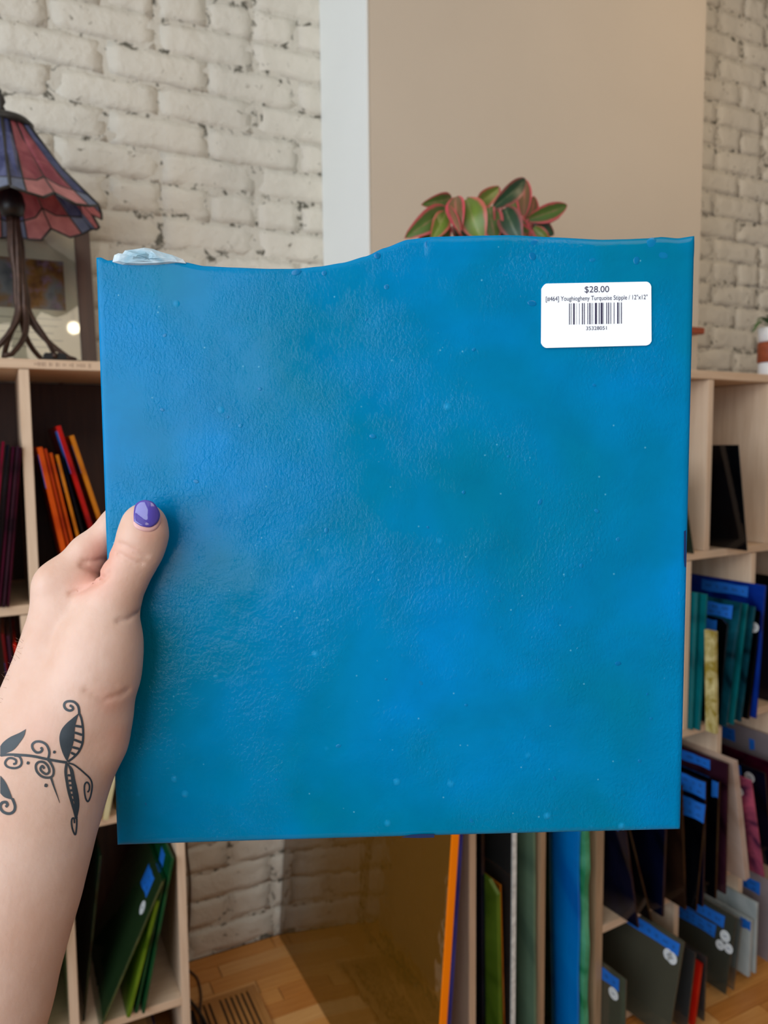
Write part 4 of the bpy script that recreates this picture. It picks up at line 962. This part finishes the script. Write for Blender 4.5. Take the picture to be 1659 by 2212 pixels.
    zf = PA+PB*Yg; zc = zf+T_/2; v = Yg/zf; py = 1106-v*F_PX; ex_ = (253+(207-253)*(1826-py)/1270-829.5)/F_PX*zf
    sd = np.maximum(np.abs(Zg-zc)-(T_/2+.00035), (ex_-.0006)-Xg)
    np.maximum(Fd, -sd, out=Fd)
    # surface nets
    s = Fd < 0
    c = [s[a:dims[0]-1+a, b:dims[1]-1+b, g:dims[2]-1+g] for a in (0, 1) for b in (0, 1) for g in (0, 1)]
    cnt = sum(x.astype(np.int8) for x in c); act = (cnt > 0) & (cnt < 8); ii = np.argwhere(act); idx = np.full(act.shape, -1, np.int32); idx[tuple(ii.T)] = np.arange(len(ii))
    P = np.zeros((len(ii), 3)); W = np.zeros(len(ii)); offs = np.array([(a, b, g) for a in (0, 1) for b in (0, 1) for g in (0, 1)])
    for a in range(8):
        for b in range(a+1, 8):
            if np.abs(offs[a]-offs[b]).sum() != 1: continue
            fa = Fd[tuple((ii+offs[a]).T)]; fb = Fd[tuple((ii+offs[b]).T)]; m_ = (fa < 0) != (fb < 0)
            t = np.where(m_, fa/(fa-fb+1e-20), 0); pt = offs[a]+(offs[b]-offs[a])*t[:, None]; P[m_] += pt[m_]; W[m_] += 1
    V = lo+(ii+P/W[:, None])*h
    Q = []
    for ax in range(3):
        sh = [slice(None)]*3; s0 = s[tuple(slice(0, -1) if i == ax else slice(1, -1) for i in range(3))]; s1 = s[tuple(slice(1, None) if i == ax else slice(1, -1) for i in range(3))]
        e = np.argwhere(s0 != s1); dirn = s0[tuple(e.T)]
        o = e.copy(); u_, v_ = [(1, 2), (2, 0), (0, 1)][ax]
        o[:, u_] += 1; o[:, v_] += 1
        def cell(du, dv): q_ = o.copy(); q_[:, u_] -= du; q_[:, v_] -= dv; return idx[tuple(q_.T)]
        q4 = np.stack([cell(1, 1), cell(0, 1), cell(0, 0), cell(1, 0)], 1); q4[~dirn] = q4[~dirn][:, ::-1]; Q.append(q4[(q4 >= 0).all(1)])
    Q = np.concatenate(Q)
    # relax
    for it in range(2):
        acc = np.zeros_like(V); n_ = np.zeros(len(V))
        for a in range(4):
            i_, j_ = Q[:, a], Q[:, (a+1) % 4]; np.add.at(acc, i_, V[j_]); np.add.at(n_, i_, 1); np.add.at(acc, j_, V[i_]); np.add.at(n_, j_, 1)
        V = V*.5+.5*acc/np.maximum(n_, 1)[:, None]
    # flush
    px = V[:, 0]/V[:, 2]*F_PX+829.5; py = 1106-V[:, 1]/V[:, 2]*F_PX; fl = np.zeros(len(V))
    for (x, y, r, a) in ((222, 1190, 34, .75), (205, 1245, 36, .65), (170, 1270, 26, .35), (318, 1150, 22, .35), (240, 1520, 30, .35), (250, 1590, 26, .3), (345, 1130, 16, .35), (80, 1580, 40, .12), (285, 1195, 18, .2)):
        fl += .75*a*np.exp(-((px-x)**2+(py-y)**2)/(r*r))
    M3 = np.array([[Rw.x, Uw.x, Fw.x], [Rw.y, Uw.y, Fw.y], [Rw.z, Uw.z, Fw.z]]); Vw = V @ M3.T + np.array([0, 0, EYE])
    return Vw, Q, np.clip(fl, 0, .85)
Vw, Q, fl = build_arm()
org_a = camp(30, 1860, .37)
arm = empty('person', org_a); tag(arm, 'left hand and tattooed forearm of a person holding the turquoise sheet by its left edge', 'person')
me = bpy.data.meshes.new('body'); me.from_pydata([tuple(v) for v in (Vw-np.array(org_a))], [], Q.tolist()); me.polygons.foreach_set('use_smooth', [True]*len(me.polygons)); me.update()
at = me.attributes.new('flush', 'FLOAT', 'POINT'); at.data.foreach_set('value', fl.astype(np.float32)); body = put('body', me, M['skin'], arm)
print('arm verts', len(Vw), 'faces', len(Q))
bvh = BVHTree.FromPolygons([tuple(v) for v in Vw], Q.tolist())
def onarm(px, py, off):
    r = ray(px, py); hit = bvh.ray_cast(CAM, r.normalized(), 1.0)
    if hit[0] is None: return None
    return hit[0]-r.normalized()*off - org_a
# nail: a curved plate with real thickness
def hitdepth(px, py):
    q_ = onarm(px, py, 0); return None if q_ is None else (q_+org_a-CAM).dot(Fw)
def nail(name, outline, lift, mat, th=.0006, cx=316, cy=1112):
    sm = spline([Vector((x, y, 0)) for x, y in outline+outline[:1]], 4)[:-1]; n = len(sm); rings = 7; dep = []
    z0 = hitdepth(cx, cy+8)-lift; pts = []
    for r in range(rings+1):
        f = 1-r/rings
        for p in sm: pts.append((cx+(p.x-cx)*f, cy+(p.y-cy)*f))
    for x, y in pts:
        d = z0+.0026*((x-cx)/29)**2+.0011*((y-cy-8)/32)**2
        hh_ = hitdepth(x, y)
        if hh_ is not None: d = min(d, hh_-lift*.35)
        dep.append(d)
    vs = [camp(x, y, d)-org_a for (x, y), d in zip(pts, dep)]; N = len(vs)
    fs = [(r*n+i, r*n+(i+1) % n, (r+1)*n+(i+1) % n, (r+1)*n+i) for r in range(rings) for i in range(n)]
    for i in range(n): x, y = pts[i]; vs.append(camp(x, y, dep[i]+th)-org_a)
    fs += [(i, (i+1) % n, N+(i+1) % n, N+i) for i in range(n)]
    return put(name, mesh(name, vs, fs, True), mat, arm)
nb_ = nail('nail_bed', [(287, 1122), (289, 1100), (300, 1086), (330, 1086), (346, 1108), (347, 1128), (338, 1143), (322, 1149), (300, 1145), (289, 1135)], .0002, M['cuticle'])
nb_['label'] = 'pale cuticle of the thumb nail'
na = nail('thumbnail', [(289, 1126), (289, 1104), (294, 1088), (311, 1080), (331, 1085), (344, 1104), (345, 1118), (338, 1131), (324, 1139), (304, 1136)], .0007, M['nail']); na['label'] = 'thumb nail with glossy violet polish'
# tattoo
tv, tf = [], []
def TP(x, y): return x*300/1659, 1480+y*400/2212
def tadd(a): tv.append(a); return len(tv)-1
def stroke(pts, w0, w1=None, n=6):
    w1 = w0 if w1 is None else w1; P = spline([Vector((x, y, 0)) for x, y in pts], n); row = []
    for i, p in enumerate(P):
        d = P[min(i+1, len(P)-1)]-P[max(i-1, 0)]; nrm = Vector((-d.y, d.x, 0)).normalized(); w_ = 1.2*(w0+(w1-w0)*i/(len(P)-1))/2*(1 if 0 < i < len(P)-1 else .5)
        r3 = []
        for k in (-1, 0, 1):
            q_ = onarm(*TP(*(p+nrm*w_*k).xy), .00025); r3.append(q_)
        row.append(r3)
    for a, b in zip(row, row[1:]):
        for k in (0, 1):
            if None in (a[k], a[k+1], b[k], b[k+1]): continue
            tf.append((tadd(a[k]), tadd(a[k+1]), tadd(b[k+1]), tadd(b[k])))
def fill(A, B, n=8, m=8):
    A = spline([Vector((x, y, 0)) for x, y in A], n); B = spline([Vector((x, y, 0)) for x, y in B], n); k = 40
    def at_(P, t): f = t*(len(P)-1); i = min(int(f), len(P)-2); return P[i].lerp(P[i+1], f-i)
    g = [[onarm(*TP(*at_(A, i/k).lerp(at_(B, i/k), j/m).xy), .00025) for j in range(m+1)] for i in range(k+1)]
    for i in range(k):
        for j in range(m):
            c4 = (g[i][j], g[i][j+1], g[i+1][j+1], g[i+1][j])
            if None in c4: continue
            tf.append(tuple(tadd(c) for c in c4))
stroke([(830, 240), (865, 262), (868, 290), (830, 305), (785, 285), (765, 245), (778, 208), (820, 192), (880, 200), (925, 240), (942, 290), (945, 345)], 24)
fill([(945, 330), (860, 400), (790, 460), (735, 530), (710, 610), (715, 700), (740, 790), (775, 870), (805, 915)], [(945, 330), (915, 420), (895, 500), (890, 570), (885, 640), (870, 710), (850, 780), (828, 840), (805, 915)])
stroke([(945, 335), (968, 390), (985, 470), (993, 560), (990, 660), (970, 740), (930, 810), (870, 870), (810, 915)], 22)
for a, b in (((893, 485), (982, 500)), ((888, 565), (988, 598)), ((880, 650), (985, 690)), ((862, 740), (955, 765)), ((845, 805), (905, 835))): stroke([a, b], 24)
stroke([(0, 840), (100, 830), (250, 835), (400, 850), (550, 882), (700, 910), (805, 925)], 26)
fill([(308, 525), (230, 570), (120, 620), (40, 680), (2, 730)], [(308, 525), (290, 600), (240, 680), (150, 780), (2, 835)])
stroke([(575, 880), (588, 800), (558, 720), (500, 680), (430, 675), (385, 710), (392, 762), (432, 802), (480, 800), (503, 770), (485, 742)], 24)
stroke([(165, 840), (230, 855), (258, 920), (235, 970), (170, 992), (90, 975), (60, 930), (90, 880), (140, 872), (188, 895), (186, 935), (155, 942)], 22)
stroke([(560, 880), (605, 930), (640, 1010), (630, 1080), (580, 1105), (500, 1090), (440, 1030), (428, 960), (460, 920), (520, 920), (570, 965), (588, 1030), (555, 1062), (510, 1040), (482, 1000), (505, 965), (530, 1000)], 24)
stroke([(605, 1090), (640, 1200), (680, 1310), (715, 1410)], 26, 4)
stroke([(800, 925), (785, 1030), (800, 1150), (825, 1280), (860, 1400), (890, 1500), (915, 1600)], 30)
fill([(800, 930), (835, 1030), (850, 1150), (865, 1280), (885, 1400), (900, 1500), (918, 1600)], [(800, 930), (870, 1000), (900, 1130), (930, 1260), (948, 1380), (945, 1480), (918, 1600)])
for y in (1075, 1140, 1195, 1255, 1310, 1370, 1430): x = 800+(y-1000)*.16; stroke([(x-5, y), (x+45, y+4)], 22)
stroke([(918, 1590), (915, 1700), (900, 1785), (870, 1730), (855, 1650), (862, 1595), (885, 1595), (890, 1650)], 18)
stroke([(815, 930), (880, 950), (950, 1000), (1020, 1060), (1075, 1115), (1100, 1180), (1096, 1260), (1078, 1340), (1050, 1390), (1024, 1350), (1010, 1270), (1012, 1190), (1040, 1160), (1068, 1195), (1066, 1250), (1045, 1280)], 17)
fill([(2, 1080), (60, 1150), (105, 1240), (150, 1360)], [(2, 1290), (40, 1330), (80, 1350), (150, 1370)])
stroke([(145, 1350), (178, 1440), (165, 1505), (110, 1535), (40, 1515), (4, 1460), (20, 1408), (70, 1398), (88, 1430), (65, 1455)], 28)
for (x, y, r) in ((650, 800, 16), (335, 930, 17), (550, 1198, 20)): stroke([(x-r, y-r*.3), (x, y), (x+r, y+r*.3)], r*2, r*1.6, 2)
tm = bpy.data.meshes.new('tattoo'); tm.from_pydata([tuple(v) for v in tv], [], tf); tm.update()
tt = put('tattoo', tm, M['tattoo'], arm); tt['label'] = 'black vine tattoo with curls and leaves on the wrist'
# fine arm hairs along the outer edge of the wrist
hv, hf = [], []; hr = random.Random(5)
for i in range(16):
    py = hr.uniform(1385, 1520); ed = None
    for px in range(-40, 160, 3):
        if onarm(px, py, 0) is not None: ed = px; break
    if ed is None: continue
    px = ed+hr.uniform(1, 14); B = onarm(px, py, .0001)
    if B is None: continue
    ln = hr.uniform(.002, .0055); dr = (-Rw*hr.uniform(.5, 1)+Uw*hr.uniform(-.2, 1.0)-Fw*.2).normalized(); cv2 = Uw*hr.uniform(-.3, .6)
    me_ = tube_me('h', [B, B+dr*ln*.5, B+dr*ln*.85+cv2*ln*.35], [.00005, .00004, .00002], 4); b0 = len(hv)
    hv += [tuple(v.co) for v in me_.vertices]; hf += [tuple(b0+k for k in p.vertices) for p in me_.polygons]; bpy.data.meshes.remove(me_)
ah = put('arm_hair', mesh('arm_hair', hv, hf, True), simple('brown_arm_hair', (150, 116, 92), .5), arm); ah['kind'] = 'stuff'
